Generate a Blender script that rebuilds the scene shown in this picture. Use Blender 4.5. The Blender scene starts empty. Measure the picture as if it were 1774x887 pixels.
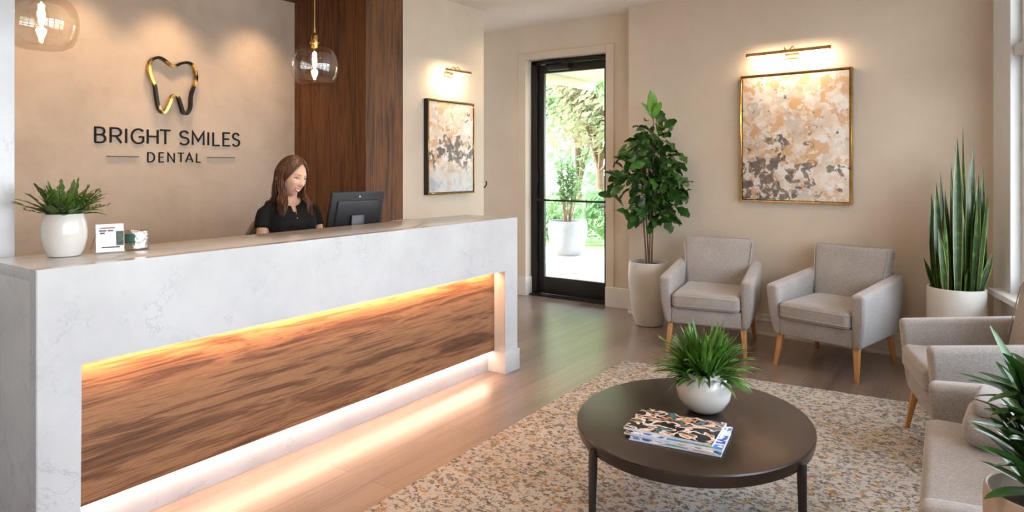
import bpy, bmesh, math, random
import numpy as np
from mathutils import Vector, Matrix, Euler, noise
PI = math.pi
R = math.radians
sc = bpy.context.scene
COL = sc.collection
# ---------------------------------------------------------------- helpers
def tag(o, label=None, cat=None, group=None, kind=None):
    if label: o['label'] = label
    if cat: o['category'] = cat
    if group: o['group'] = group
    if kind: o['kind'] = kind
    return o

def thing(name, label, cat, loc=(0, 0, 0), rz=0, group=None):
    o = bpy.data.objects.new(name, None)
    COL.objects.link(o)
    o.empty_display_size = 0.1
    o.location = loc
    o.rotation_euler = (0, 0, rz)
    return tag(o, label, cat, group)

def M4(loc, rz=0):
    return Matrix.Translation(loc) @ Matrix.Rotation(rz, 4, 'Z')

def obj(name, bm, m, parent=None, world=None, smooth=True, angle=40):
    """bm: bmesh or (verts, faces). world: root matrix of the thing if bm is in world coordinates."""
    me = bpy.data.meshes.new(name)
    if isinstance(bm, tuple):
        me.from_pydata([tuple(v) for v in bm[0]], [], [tuple(f) for f in bm[1]])
        me.update()
    else:
        bmesh.ops.recalc_face_normals(bm, faces=bm.faces)
        bm.to_mesh(me)
        bm.free()
    if world is not None:
        me.transform(world.inverted())
    mats = m if isinstance(m, (list, tuple)) else [m]
    for x in mats:
        me.materials.append(x)
    if smooth:
        for p in me.polygons:
            p.use_smooth = True
        try:
            me.set_sharp_from_angle(angle=R(angle))
        except Exception:
            pass
    o = bpy.data.objects.new(name, me)
    COL.objects.link(o)
    if parent is not None:
        o.parent = parent
    return o

def struct(name, bm, m, smooth=False, **k):
    o = obj(name, bm, m, smooth=smooth, **k)
    o['kind'] = 'structure'
    return o

def copy_tree(o, parent=None):
    c = o.copy()
    COL.objects.link(c)
    if parent is not None:
        c.parent = parent
    for ch in list(o.children):
        copy_tree(ch, c)
    return c

def B():
    return bmesh.new()

def box(bm, x0, x1, y0, y1, z0, z1, bev=0.0, seg=2, mi=0):
    return hexa(bm, [(x0, y0, z0), (x1, y0, z0), (x1, y1, z0), (x0, y1, z0),
                     (x0, y0, z1), (x1, y0, z1), (x1, y1, z1), (x0, y1, z1)], bev, seg, mi)

def hexa(bm, P, bev=0.0, seg=2, mi=0):
    vs = [bm.verts.new(p) for p in P]
    fs = []
    for f in ((0, 3, 2, 1), (4, 5, 6, 7), (0, 1, 5, 4), (1, 2, 6, 5), (2, 3, 7, 6), (3, 0, 4, 7)):
        fc = bm.faces.new([vs[i] for i in f])
        fc.material_index = mi
        fs.append(fc)
    if bev > 0:
        es = list({e for f in fs for e in f.edges})
        r = bmesh.ops.bevel(bm, geom=es, offset=bev, segments=seg, profile=0.5, affect='EDGES', clamp_overlap=True)
        for f in r['faces']:
            f.material_index = mi
    return vs

def tube(bm, pts, rad, n=8, cap=True, mi=0, flat=1.0):
    pts = [Vector(p) for p in pts]
    if not isinstance(rad, (list, tuple)):
        rad = [rad] * len(pts)
    rings = []
    up = Vector((0, 0, 1))
    prev = None
    for i, p in enumerate(pts):
        d = (pts[min(i + 1, len(pts) - 1)] - pts[max(i - 1, 0)])
        if d.length < 1e-9: d = Vector((0, 0, 1))
        d.normalize()
        if prev is None:
            a = d.cross(up)
            if a.length < 0.1: a = d.cross(Vector((1, 0, 0)))
        else:
            a = prev - d * prev.dot(d)
            if a.length < 1e-6: a = d.cross(up)
        a.normalize()
        prev = a
        b = d.cross(a)
        rings.append([bm.verts.new(p + a * (rad[i] * math.cos(t)) + b * (rad[i] * flat * math.sin(t))) for t in [2 * PI * k / n for k in range(n)]])
    for i in range(len(rings) - 1):
        for k in range(n):
            f = bm.faces.new((rings[i][k], rings[i][(k + 1) % n], rings[i + 1][(k + 1) % n], rings[i + 1][k]))
            f.material_index = mi
    if cap:
        for r_ in (rings[0], rings[-1]):
            f = bm.faces.new(r_)
            f.material_index = mi
    return rings

def lathe(bm, prof, n=48, c=(0, 0, 0), mi=0, close=True):
    rings = []
    for r_, z in prof:
        if r_ < 1e-5:
            rings.append([bm.verts.new((c[0], c[1], c[2] + z))])
        else:
            rings.append([bm.verts.new((c[0] + r_ * math.cos(2 * PI * k / n), c[1] + r_ * math.sin(2 * PI * k / n), c[2] + z)) for k in range(n)])
    for a, b in zip(rings[:-1], rings[1:]):
        for k in range(n):
            q = [a[k % len(a)], a[(k + 1) % len(a)], b[(k + 1) % len(b)], b[k % len(b)]]
            q2 = []
            for v in q:
                if v not in q2: q2.append(v)
            if len(q2) >= 3:
                try:
                    f = bm.faces.new(q2)
                    f.material_index = mi
                except ValueError: pass
    return rings

def ribbon(bm, pts, w, org, ux, uz, un, depth, closed=False):
    """flat stroke of width w along 2-D points, extruded by depth along un."""
    P = []
    for a, b in pts:
        if not P or (Vector((a, b)) - P[-1]).length > 1e-5: P.append(Vector((a, b)))
    n = len(P)
    L, Rr = [], []
    for i in range(n):
        if closed:
            d0 = (P[i] - P[i - 1]).normalized(); d1 = (P[(i + 1) % n] - P[i]).normalized()
        else:
            d0 = (P[i] - P[i - 1]).normalized() if i > 0 else (P[1] - P[0]).normalized()
            d1 = (P[i + 1] - P[i]).normalized() if i < n - 1 else d0
        n0 = Vector((-d0.y, d0.x)); n1 = Vector((-d1.y, d1.x))
        m = n0 + n1
        if m.length < 0.2: m = n0.copy()
        m.normalize()
        k = 1.0 / max(0.45, m.dot(n0))
        L.append(P[i] + m * (w / 2 * k)); Rr.append(P[i] - m * (w / 2 * k))
    org, ux, uz, un = map(Vector, (org, ux, uz, un))
    f3 = lambda q, t: org + ux * q.x + uz * q.y + un * t
    V = [[bm.verts.new(f3(L[i], 0)), bm.verts.new(f3(Rr[i], 0)), bm.verts.new(f3(Rr[i], depth)), bm.verts.new(f3(L[i], depth))] for i in range(n)]
    for i in range(n if closed else n - 1):
        a, b = V[i], V[(i + 1) % n]
        for k in range(4):
            bm.faces.new((a[k], a[(k + 1) % 4], b[(k + 1) % 4], b[k]))
    if not closed:
        bm.faces.new(V[0]); bm.faces.new(V[-1])

def arc(cx, cy, rx, ry, a0, a1, n=10):
    return [(cx + rx * math.cos(R(a0 + (a1 - a0) * i / n)), cy + ry * math.sin(R(a0 + (a1 - a0) * i / n))) for i in range(n + 1)]

# ---------------------------------------------------------------- materials
def newmat(name):
    m = bpy.data.materials.new(name)
    m.use_nodes = True
    nt = m.node_tree
    b = nt.nodes['Principled BSDF']
    return m, nt, b

def N(nt, t, **k):
    n = nt.nodes.new(t)
    for a, v in k.items():
        if a in n.inputs: n.inputs[a].default_value = v
        else: setattr(n, a, v)
    return n

def ramp(nt, fac, stops, interp='LINEAR'):
    n = nt.nodes.new('ShaderNodeValToRGB')
    cr = n.color_ramp
    cr.interpolation = interp
    while len(cr.elements) > 1: cr.elements.remove(cr.elements[-1])
    cr.elements[0].position = stops[0][0]; cr.elements[0].color = (*stops[0][1], 1)
    for p, c in stops[1:]:
        e = cr.elements.new(p); e.color = (*c, 1)
    nt.links.new(fac, n.inputs[0])
    return n.outputs[0]

def coords(nt, scale=(1, 1, 1), rot=(0, 0, 0), loc=(0, 0, 0)):
    tc = nt.nodes.new('ShaderNodeTexCoord')
    mp = nt.nodes.new('ShaderNodeMapping')
    mp.inputs['Scale'].default_value = scale
    mp.inputs['Rotation'].default_value = rot
    mp.inputs['Location'].default_value = loc
    nt.links.new(tc.outputs['Object'], mp.inputs[0])
    return mp.outputs[0]

def noise_t(nt, vec, scale, detail=4, rough=0.5, dist=0.0):
    n = N(nt, 'ShaderNodeTexNoise', Scale=scale, Detail=detail, Roughness=rough, Distortion=dist)
    nt.links.new(vec, n.inputs['Vector'])
    return n.outputs[0]

def bump(nt, b, h, strength=0.2, dist=0.01):
    n = N(nt, 'ShaderNodeBump', Strength=strength, Distance=dist)
    nt.links.new(h, n.inputs['Height'])
    nt.links.new(n.outputs[0], b.inputs['Normal'])

def mix(nt, fac, a, b, blend='MIX'):
    n = nt.nodes.new('ShaderNodeMix')
    n.data_type = 'RGBA'; n.blend_type = blend
    for sock, v in ((n.inputs[0], fac), (n.inputs[6], a), (n.inputs[7], b)):
        if hasattr(v, 'links') or isinstance(v, bpy.types.NodeSocket): nt.links.new(v, sock)
        elif isinstance(v, (int, float)): sock.default_value = v
        else: sock.default_value = (*v, 1)
    return n.outputs[2]

def plain(name, col, rough=0.5, metal=0.0, spec=0.5, coat=0.0, var=0.0, vs=8.0, bs=0.0, bscale=60.0):
    m, nt, b = newmat(name)
    b.inputs['Base Color'].default_value = (*col, 1)
    b.inputs['Roughness'].default_value = rough
    b.inputs['Metallic'].default_value = metal
    b.inputs['Specular IOR Level'].default_value = spec
    b.inputs['Coat Weight'].default_value = coat
    v = coords(nt)
    if var > 0:
        f = noise_t(nt, v, vs, 5, 0.6)
        lo = tuple(c * (1 - var) for c in col); hi = tuple(min(1, c * (1 + var)) for c in col)
        nt.links.new(ramp(nt, f, [(0.3, lo), (0.7, hi)]), b.inputs['Base Color'])
    if bs > 0:
        bump(nt, b, noise_t(nt, v, bscale, 3, 0.6), bs, 0.005)
    return m

def emit(name, col, strength):
    m, nt, b = newmat(name)
    b.inputs['Base Color'].default_value = (*col, 1)
    b.inputs['Emission Color'].default_value = (*col, 1)
    b.inputs['Emission Strength'].default_value = strength
    return m

def thin_glass(name, tint=(1, 1, 1), rough=0.0, f0=0.06, edge=1.0):
    m, nt, b = newmat(name)
    nt.nodes.remove(b)
    out = nt.nodes['Material Output']
    tr = N(nt, 'ShaderNodeBsdfTransparent'); tr.inputs[0].default_value = (*tint, 1)
    gl = N(nt, 'ShaderNodeBsdfGlossy'); gl.inputs['Roughness'].default_value = rough
    lw = N(nt, 'ShaderNodeLayerWeight', Blend=0.25)
    cr = ramp(nt, lw.outputs['Facing'], [(0.0, (f0,) * 3), (0.6, (f0 * 1.6,) * 3), (1.0, (edge,) * 3)])
    mx = nt.nodes.new('ShaderNodeMixShader')
    nt.links.new(cr, mx.inputs[0]); nt.links.new(tr.outputs[0], mx.inputs[1]); nt.links.new(gl.outputs[0], mx.inputs[2])
    nt.links.new(mx.outputs[0], out.inputs[0])
    return m

def wall_mat(name, a, b2, sc_=1.6):
    m, nt, b = newmat(name)
    v = coords(nt)
    f = noise_t(nt, v, sc_, 6, 0.62, 0.3)
    nt.links.new(ramp(nt, f, [(0.3, a), (0.7, b2)]), b.inputs['Base Color'])
    b.inputs['Roughness'].default_value = 0.75
    b.inputs['Specular IOR Level'].default_value = 0.25
    bump(nt, b, noise_t(nt, v, 45, 4, 0.6), 0.06, 0.004)
    return m

def quartz_mat():
    m, nt, b = newmat('quartz')
    v = coords(nt)
    w = noise_t(nt, v, 3.0, 5, 0.6)
    base = ramp(nt, w, [(0.3, (0.50, 0.50, 0.505)), (0.7, (0.60, 0.60, 0.60))])
    n1 = noise_t(nt, v, 4.2, 9, 0.68, 0.35)
    vein = ramp(nt, n1, [(0.0, (0, 0, 0)), (0.487, (0, 0, 0)), (0.5, (1, 1, 1)), (0.513, (0, 0, 0)), (1.0, (0, 0, 0))])
    n2 = noise_t(nt, v, 2.2, 4, 0.6)
    msk = ramp(nt, n2, [(0.50, (0, 0, 0)), (0.64, (0.8, 0.8, 0.8))])
    vm = mix(nt, 1.0, vein, msk, 'MULTIPLY')
    c = mix(nt, vm, base, (0.36, 0.36, 0.40))
    n3 = noise_t(nt, v, 130, 2, 0.5)
    c = mix(nt, ramp(nt, n3, [(0.66, (0, 0, 0)), (0.74, (0.25, 0.25, 0.25))]), c, (0.45, 0.45, 0.47))
    nt.links.new(c, b.inputs['Base Color'])
    b.inputs['Roughness'].default_value = 0.16
    return m

def wood_mat(name, cols, axis='Y', scale=1.0, rough=0.4, planks=None, boards=0.0, contrast=1.0):
    """grain runs along axis"""
    m, nt, b = newmat(name)
    k = {'X': (0.35, 5, 5), 'Y': (5, 0.35, 5), 'Z': (5, 5, 0.35)}[axis]
    v = coords(nt, tuple(c * scale for c in k))
    n1 = noise_t(nt, v, 1.3, 8, 0.62, 1.4)
    kk = {'X': (1.2, 60, 60), 'Y': (60, 1.2, 60), 'Z': (60, 60, 1.2)}[axis]
    v2 = coords(nt, tuple(c * scale for c in kk))
    n2 = noise_t(nt, v2, 1.0, 4, 0.6)
    mx = N(nt, 'ShaderNodeMath', operation='MULTIPLY_ADD'); mx.inputs[1].default_value = 0.35
    nt.links.new(n2, mx.inputs[0])
    mm = N(nt, 'ShaderNodeMath', operation='MULTIPLY'); mm.inputs[1].default_value = 0.75
    nt.links.new(n1, mm.inputs[0]); nt.links.new(mm.outputs[0], mx.inputs[2])
    c = ramp(nt, mx.outputs[0], [(0.38, cols[0]), (0.5, cols[1]), (0.6, cols[2]), (0.7, cols[1])])
    if planks:
        # planks: width, length; run along Y in object space
        tc = nt.nodes.new('ShaderNodeTexCoord')
        mp = nt.nodes.new('ShaderNodeMapping'); mp.inputs['Rotation'].default_value = (0, 0, PI / 2)
        nt.links.new(tc.outputs['Object'], mp.inputs[0])
        br = N(nt, 'ShaderNodeTexBrick', Scale=1.0)
        br.inputs['Mortar Size'].default_value = 0.0022
        br.inputs['Brick Width'].default_value = planks[1]; br.inputs['Row Height'].default_value = planks[0]
        br.inputs['Color1'].default_value = (0.78, 0.78, 0.78, 1); br.inputs['Color2'].default_value = (1.05, 1.04, 1.03, 1)
        br.inputs['Mortar'].default_value = (0.5, 0.48, 0.46, 1)
        nt.links.new(mp.outputs[0], br.inputs['Vector'])
        c = mix(nt, 1.0, c, br.outputs[0], 'MULTIPLY')
    nt.links.new(c, b.inputs['Base Color'])
    rr = ramp(nt, n1, [(0.3, (rough - 0.05,) * 3), (0.7, (rough + 0.07,) * 3)])
    nt.links.new(rr, b.inputs['Roughness'])
    bump(nt, b, n2, 0.08, 0.002)
    return m

def fabric_mat(name, a, b2, sc_=150, sheen=0.3):
    m, nt, b = newmat(name)
    v = coords(nt)
    f = noise_t(nt, v, sc_, 3, 0.7)
    g = noise_t(nt, v, 5, 4, 0.6)
    c = ramp(nt, f, [(0.32, a), (0.68, b2)])
    c = mix(nt, 0.25, c, ramp(nt, g, [(0.3, tuple(x * 0.85 for x in a)), (0.7, b2)]))
    nt.links.new(c, b.inputs['Base Color'])
    b.inputs['Roughness'].default_value = 0.9
    b.inputs['Specular IOR Level'].default_value = 0.2
    b.inputs['Sheen Weight'].default_value = sheen
    bump(nt, b, f, 0.35, 0.002)
    return m

def leaf_mat(name, a, b2, rough=0.3, sc_=6, yellow=None, trans=0.0):
    m, nt, b = newmat(name)
    v = coords(nt)
    f = noise_t(nt, v, sc_, 4, 0.6)
    st = [(0.25, a), (0.6, b2)]
    if yellow: st.append((0.72, yellow))
    nt.links.new(ramp(nt, f, st), b.inputs['Base Color'])
    b.inputs['Roughness'].default_value = rough
    b.inputs['Subsurface Weight'].default_value = 0.0
    if trans:
        tl = N(nt, 'ShaderNodeBsdfTranslucent'); nt.links.new(b.inputs['Base Color'].links[0].from_socket, tl.inputs[0])
        mx = nt.nodes.new('ShaderNodeMixShader'); mx.inputs[0].default_value = trans
        nt.links.new(b.outputs[0], mx.inputs[1]); nt.links.new(tl.outputs[0], mx.inputs[2]); nt.links.new(mx.outputs[0], nt.nodes['Material Output'].inputs[0])
    return m

def rug_mat():
    m, nt, b = newmat('rug_pattern')
    v = coords(nt)
    base = ramp(nt, noise_t(nt, v, 2.2, 4, 0.6), [(0.32, (0.43, 0.395, 0.355)), (0.66, (0.60, 0.575, 0.54))])
    def specks(sc_, th, col, c, dist=1.0, strength=0.9):
        f = noise_t(nt, coords(nt, (1.0, 1.25, 1), loc=(sc_, sc_ * 2, 0)), sc_ * 1.25, 2, 0.6, dist * 0.25)
        return mix(nt, ramp(nt, f, [(th - 0.02, (0, 0, 0)), (th + 0.02, (strength,) * 3)]), c, col)
    c = specks(26, 0.56, (0.19, 0.165, 0.145), base)
    c = specks(19, 0.60, (0.50, 0.29, 0.12), c)
    c = specks(30, 0.58, (0.56, 0.54, 0.51), c)
    c = specks(23, 0.61, (0.24, 0.24, 0.22), c)
    c = specks(36, 0.62, (0.10, 0.09, 0.085), c)
    nt.links.new(c, b.inputs['Base Color'])
    b.inputs['Roughness'].default_value = 0.95
    b.inputs['Specular IOR Level'].default_value = 0.1
    bump(nt, b, noise_t(nt, v, 190, 2, 0.6), 0.5, 0.004)
    return m

def art_mat(name, dark_lo, dark_hi, seed, horiz=False):
    """abstract blotches: pale cream ground, ochre daubs, a dark cluster low down. Object space: x across, z up."""
    m, nt, b = newmat(name)
    v = coords(nt, (1, 1, 1), loc=(seed, seed * 1.3, seed * 0.7))
    tc = nt.nodes.new('ShaderNodeTexCoord')
    sep = nt.nodes.new('ShaderNodeSeparateXYZ'); nt.links.new(tc.outputs['Object'], sep.inputs[0])
    def daub(sc_, dist=1.2, sq=(1, 1, 1), det=4.5):
        mp = coords(nt, sq, loc=(seed + sc_, 0, seed * 2))
        vo = N(nt, 'ShaderNodeTexNoise', Scale=sc_, Detail=det, Roughness=0.6, Distortion=dist * 0.22)
        nt.links.new(mp, vo.inputs['Vector']); return vo.outputs[0]
    c = ramp(nt, daub(6.0), [(0.36, (0.60, 0.55, 0.49)), (0.5, (0.76, 0.60, 0.45)), (0.62, (0.84, 0.79, 0.72))])
    c = mix(nt, ramp(nt, daub(10.5, 1.5), [(0.50, (0, 0, 0)), (0.56, (0.75,) * 3)]), c, (0.66, 0.36, 0.15))
    c = mix(nt, ramp(nt, daub(17, 1.2), [(0.55, (0, 0, 0)), (0.59, (0.8,) * 3)]), c, (0.82, 0.77, 0.70))
    # dark cluster mask by height
    mr = N(nt, 'ShaderNodeMapRange'); mr.inputs[1].default_value = dark_lo; mr.inputs[2].default_value = dark_hi
    mr.interpolation_type = 'SMOOTHSTEP'
    nt.links.new(sep.outputs[2], mr.inputs[0])
    band = ramp(nt, mr.outputs[0], [(0.0, (0.0,) * 3), (0.25, (0.9,) * 3), (0.55, (1.0,) * 3), (1.0, (0.0,) * 3)] if horiz else
                [(0.0, (1.0,) * 3), (0.5, (0.9,) * 3), (1.0, (0.0,) * 3)])
    if not horiz:
        mr2 = N(nt, 'ShaderNodeMapRange'); mr2.inputs[1].default_value = -0.35; mr2.inputs[2].default_value = 0.30
        mr2.inputs[3].default_value = 1.0; mr2.inputs[4].default_value = 0.30
        nt.links.new(sep.outputs[0], mr2.inputs[0])
        band = mix(nt, 1.0, band, mr2.outputs[0], 'MULTIPLY')
    def masked(f, lo_, hi_, k=0.20):
        m1 = N(nt, 'ShaderNodeMath', operation='MULTIPLY_ADD'); m1.inputs[1].default_value = k; m1.inputs[2].default_value = -k
        nt.links.new(band, m1.inputs[0])
        m2 = N(nt, 'ShaderNodeMath', operation='ADD'); nt.links.new(f, m2.inputs[0]); nt.links.new(m1.outputs[0], m2.inputs[1])
        return ramp(nt, m2.outputs[0], [(lo_, (0, 0, 0)), (hi_, (0.86,) * 3)])
    dk = masked(daub(9.5, 1.6), 0.425, 0.46)
    c = mix(nt, dk, c, ramp(nt, daub(16), [(0.42, (0.07, 0.062, 0.06)), (0.54, (0.17, 0.13, 0.11)), (0.64, (0.46, 0.24, 0.09))]))
    wh = masked(daub(16, 1.0), 0.53, 0.56)
    c = mix(nt, wh, c, (0.80, 0.78, 0.75))
    if horiz:
        lo = N(nt, 'ShaderNodeMapRange'); lo.inputs[1].default_value = dark_lo + 0.06; lo.inputs[2].default_value = dark_lo - 0.1
        nt.links.new(sep.outputs[2], lo.inputs[0])
        c = mix(nt, lo.outputs[0], c, ramp(nt, daub(6), [(0.35, (0.45, 0.47, 0.47)), (0.5, (0.72, 0.70, 0.68)), (0.64, (0.60, 0.55, 0.48))]))
    nt.links.new(c, b.inputs['Base Color'])
    b.inputs['Roughness'].default_value = 0.6
    bump(nt, b, daub(40), 0.2, 0.002)
    return m

def print_mat(name, stops, sc_=18, seed=0.0):
    m, nt, b = newmat(name)
    v = coords(nt, (1, 1.4, 1), loc=(seed, seed, 0))
    n1 = noise_t(nt, v, sc_, 2, 0.5, 0.5)
    nt.links.new(ramp(nt, n1, stops, 'CONSTANT'), b.inputs['Base Color'])
    b.inputs['Roughness'].default_value = 0.28
    return m

M = {}
M['wall'] = wall_mat('warm_plaster', (0.60, 0.50, 0.39), (0.67, 0.565, 0.45))
M['wall_logo'] = wall_mat('taupe_plaster', (0.42, 0.335, 0.26), (0.54, 0.44, 0.35), 2.6)
M['ceiling'] = wall_mat('ceiling_paint', (0.72, 0.645, 0.57), (0.78, 0.70, 0.62))
M['trim'] = plain('trim_paint', (0.70, 0.65, 0.58), 0.45, var=0.03)
M['white_trim'] = plain('white_window_paint', (0.74, 0.75, 0.75), 0.4, var=0.03)
M['quartz'] = quartz_mat()
M['floor'] = wood_mat('floor_planks', ((0.115, 0.078, 0.060), (0.20, 0.145, 0.118), (0.27, 0.205, 0.17)), 'Y', 1.0, 0.36, planks=(0.16, 1.4))
M['floor'].node_tree.nodes['Principled BSDF'].inputs['Coat Weight'].default_value = 0.9
M['floor'].node_tree.nodes['Principled BSDF'].inputs['Coat Roughness'].default_value = 0.30
M['floor'].node_tree.nodes['Principled BSDF'].inputs['Coat IOR'].default_value = 1.6
M['desk_wood'] = wood_mat('walnut_panel', ((0.04, 0.017, 0.008), (0.16, 0.068, 0.030), (0.34, 0.165, 0.075)), 'Y', 2.6, 0.62)
M['wall_wood'] = wood_mat('vertical_wood_cladding', ((0.028, 0.009, 0.003), (0.085, 0.030, 0.008), (0.17, 0.068, 0.022)), 'Z', 2.4, 0.62)
M['black_metal'] = plain('black_metal', (0.018, 0.016, 0.015), 0.38, 0.3, var=0.1)
M['black'] = plain('black_lettering', (0.012, 0.011, 0.010), 0.7, spec=0.2)
M['brass'] = plain('brass', (0.62, 0.38, 0.13), 0.25, 1.0, var=0.1)
M['gold'] = plain('polished_gold', (0.70, 0.42, 0.12), 0.16, 1.0, var=0.35, vs=14)
M['fabric'] = fabric_mat('grey_beige_fabric', (0.25, 0.222, 0.202), (0.44, 0.40, 0.372))
M['piping'] = fabric_mat('piping_fabric', (0.34, 0.30, 0.26), (0.46, 0.41, 0.36), 300)
M['oak'] = wood_mat('chair_leg_wood', ((0.30, 0.13, 0.04), (0.45, 0.21, 0.07), (0.55, 0.28, 0.10)), 'Z', 3, 0.4)
M['table'] = plain('dark_bronzed_top', (0.034, 0.020, 0.014), 0.27, 0.2, var=0.35, vs=5)
M['table_leg'] = plain('dark_metal_leg', (0.03, 0.024, 0.021), 0.4, 0.4, var=0.2)
M['ceramic'] = plain('white_ceramic', (0.66, 0.62, 0.57), 0.18, coat=0.4, var=0.04)
M['matte_pot'] = plain('matte_white_planter', (0.66, 0.61, 0.55), 0.42, var=0.05)
M['concrete_pot'] = plain('pale_concrete_planter', (0.27, 0.275, 0.285), 0.6, var=0.08)
M['soil'] = plain('potting_soil', (0.035, 0.024, 0.017), 0.95, var=0.5, vs=60, bs=0.8)
M['bark'] = plain('brown_stem', (0.16, 0.09, 0.05), 0.8, var=0.3, vs=30, bs=0.4)
M['leaf_big'] = leaf_mat('glossy_dark_leaf', (0.012, 0.045, 0.010), (0.04, 0.115, 0.018), 0.30, 5, (0.09, 0.17, 0.03))
M['leaf_grass'] = leaf_mat('bright_blade_leaf', (0.025, 0.085, 0.012), (0.10, 0.23, 0.03), 0.28, 14, (0.24, 0.36, 0.07))
M['leaf_fern'] = leaf_mat('olive_fern_leaf', (0.03, 0.065, 0.010), (0.085, 0.15, 0.02), 0.42, 10, (0.20, 0.18, 0.04))
M['leaf_edge'] = plain('yellow_leaf_margin', (0.26, 0.27, 0.06), 0.4, var=0.2)
M['leaf_snake'] = leaf_mat('banded_sword_leaf', (0.006, 0.022, 0.006), (0.03, 0.07, 0.018), 0.28, 22, (0.11, 0.16, 0.04))
M['leaf_out'] = leaf_mat('garden_leaf', (0.15, 0.30, 0.12), (0.30, 0.46, 0.22), 0.6, 1.2, (0.50, 0.55, 0.34), trans=0.45)
M['leaf_red'] = leaf_mat('reddish_garden_leaf', (0.62, 0.34, 0.26), (0.48, 0.50, 0.32), 0.6, 1.2, (0.36, 0.48, 0.28), trans=0.45)
M['lawn'] = plain('lawn_grass', (0.16, 0.30, 0.08), 0.9, var=0.4, vs=6, bs=0.6)
M['paving'] = plain('pale_paving', (0.58, 0.55, 0.52), 0.7, var=0.07, vs=2)
M['soffit_out'] = plain('porch_ceiling', (0.60, 0.50, 0.40), 0.7, var=0.05)
M['glass'] = thin_glass('window_glass', (0.97, 0.98, 0.98), 0.0, 0.04, 0.5)
M['pendant_glass'] = thin_glass('blown_glass', (0.97, 0.94, 0.90), 0.02, 0.13, 1.0)
M['bulb'] = emit('glowing_bulb', (1.0, 0.62, 0.28), 60)
M['bulb_core'] = emit('glowing_filament', (1.0, 0.66, 0.34), 70)
M['bulb_glass'] = thin_glass('bulb_glass', (1.0, 0.93, 0.80), 0.0, 0.05, 0.6)
M['led'] = emit('warm_light_strip', (1.0, 0.56, 0.26), 5)
M['led_low'] = emit('soft_light_strip', (1.0, 0.64, 0.40), 3)
M['lamp_led'] = emit('picture_light_lens', (1.0, 0.74, 0.48), 8)
M['rug'] = rug_mat()
M['rug_edge'] = plain('rug_binding', (0.50, 0.45, 0.38), 0.9, var=0.1, vs=40)
M['screen_plastic'] = plain('black_plastic', (0.022, 0.022, 0.025), 0.38, var=0.1)
M['screen'] = emit('monitor_picture', (0.55, 0.68, 0.80), 0.7)
M['paper'] = plain('white_paper', (0.78, 0.77, 0.76), 0.5, var=0.02)
M['skin'] = plain('skin', (0.70, 0.41, 0.28), 0.48, var=0.06, vs=20)
M['skin'].node_tree.nodes['Principled BSDF'].inputs['Subsurface Weight'].default_value = 0.12
M['skin'].node_tree.nodes['Principled BSDF'].inputs['Subsurface Radius'].default_value = (0.012, 0.005, 0.003)
M['lip'] = plain('lip', (0.46, 0.15, 0.12), 0.35)
M['teeth'] = plain('teeth', (0.86, 0.82, 0.76), 0.25)
M['brow'] = plain('eyebrow', (0.10, 0.05, 0.03), 0.8)
M['cheek'] = plain('cheek', (0.66, 0.30, 0.21), 0.45)
M['eye'] = plain('eye_white', (0.40, 0.33, 0.29), 0.3)
M['iris'] = plain('iris', (0.04, 0.022, 0.015), 0.15)
M['shirt'] = fabric_mat('black_cotton', (0.007, 0.007, 0.008), (0.016, 0.015, 0.016), 300, 0.0)
M['trouser'] = fabric_mat('charcoal_cotton', (0.02, 0.02, 0.022), (0.04, 0.04, 0.042), 300, 0.1)
M['olive_fabric'] = fabric_mat('olive_beige_fabric', (0.06, 0.048, 0.032), (0.10, 0.08, 0.055), 200)
M['silver'] = plain('hammered_silver', (0.75, 0.70, 0.66), 0.18, 1.0, bs=1.0, bscale=90)
M['green_glass'] = plain('green_candle_panel', (0.05, 0.14, 0.10), 0.2)
M['outlet'] = plain('office_shelf', (0.50, 0.46, 0.40), 0.6, var=0.05)

def hair_mat():
    m, nt, b = newmat('brown_hair')
    v = coords(nt, (90, 90, 4))
    f = noise_t(nt, v, 1.0, 4, 0.6, 0.4)
    sepv = coords(nt)
    c = ramp(nt, f, [(0.3, (0.022, 0.008, 0.004)), (0.5, (0.075, 0.028, 0.012)), (0.68, (0.22, 0.09, 0.035))])
    nt.links.new(c, b.inputs['Base Color'])
    b.inputs['Roughness'].default_value = 0.38
    bump(nt, b, f, 0.5, 0.003)
    return m
M['hair'] = hair_mat()

# ================================================================ SETTING
CEIL = 2.95
# floor
bm = B(); box(bm, -9.0, 2.6, -2.2, 6.32, -0.06, 0.0)
struct('floor', bm, M['floor'])
bm = B(); box(bm, -9.0, 2.6, -2.2, 6.6, CEIL, CEIL + 0.1)
struct('ceiling', bm, M['ceiling'])
# dropped timber soffit above the desk alcove
bm = B(); box(bm, -4.85, -2.75, -2.0, 3.64, 2.83, CEIL)
struct('trim_1', bm, M['wall_wood'])
# logo wall (faces +X)
bm = B(); box(bm, -5.05, -4.85, -2.2, 3.84, 0, CEIL)
struct('wall_logo', bm, M['wall_logo'])
# wood cladding at the end of the alcove and on the partition end
bm = B()
box(bm, -4.85, -4.019, 3.642, 3.84, 0, CEIL)
box(bm, -4.22, -4.019, 3.80, 4.113, 0, CEIL)
# fine board joints
for x in np.arange(-4.80, -4.05, 0.105):
    box(bm, x, x + 0.1035, 3.6405, 3.645, 0, CEIL, 0.0007, 1)
for y in np.arange(3.648, 4.10, 0.094):
    box(bm, -4.022, -4.0175, y, min(y + 0.0925, 4.1125), 0, CEIL, 0.0007, 1)
struct('wall_wood_cladding', bm, M['wall_wood'])
bm = B(); box(bm, -4.22, -4.019, 4.113, 5.242, 0, CEIL)
struct('wall_partition', bm, M['wall'])
bm = B(); box(bm, -4.019, -4.005, 4.113, 5.242, 0, 0.14, 0.004); struct('baseboard_partition', bm, M['trim'])
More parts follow.
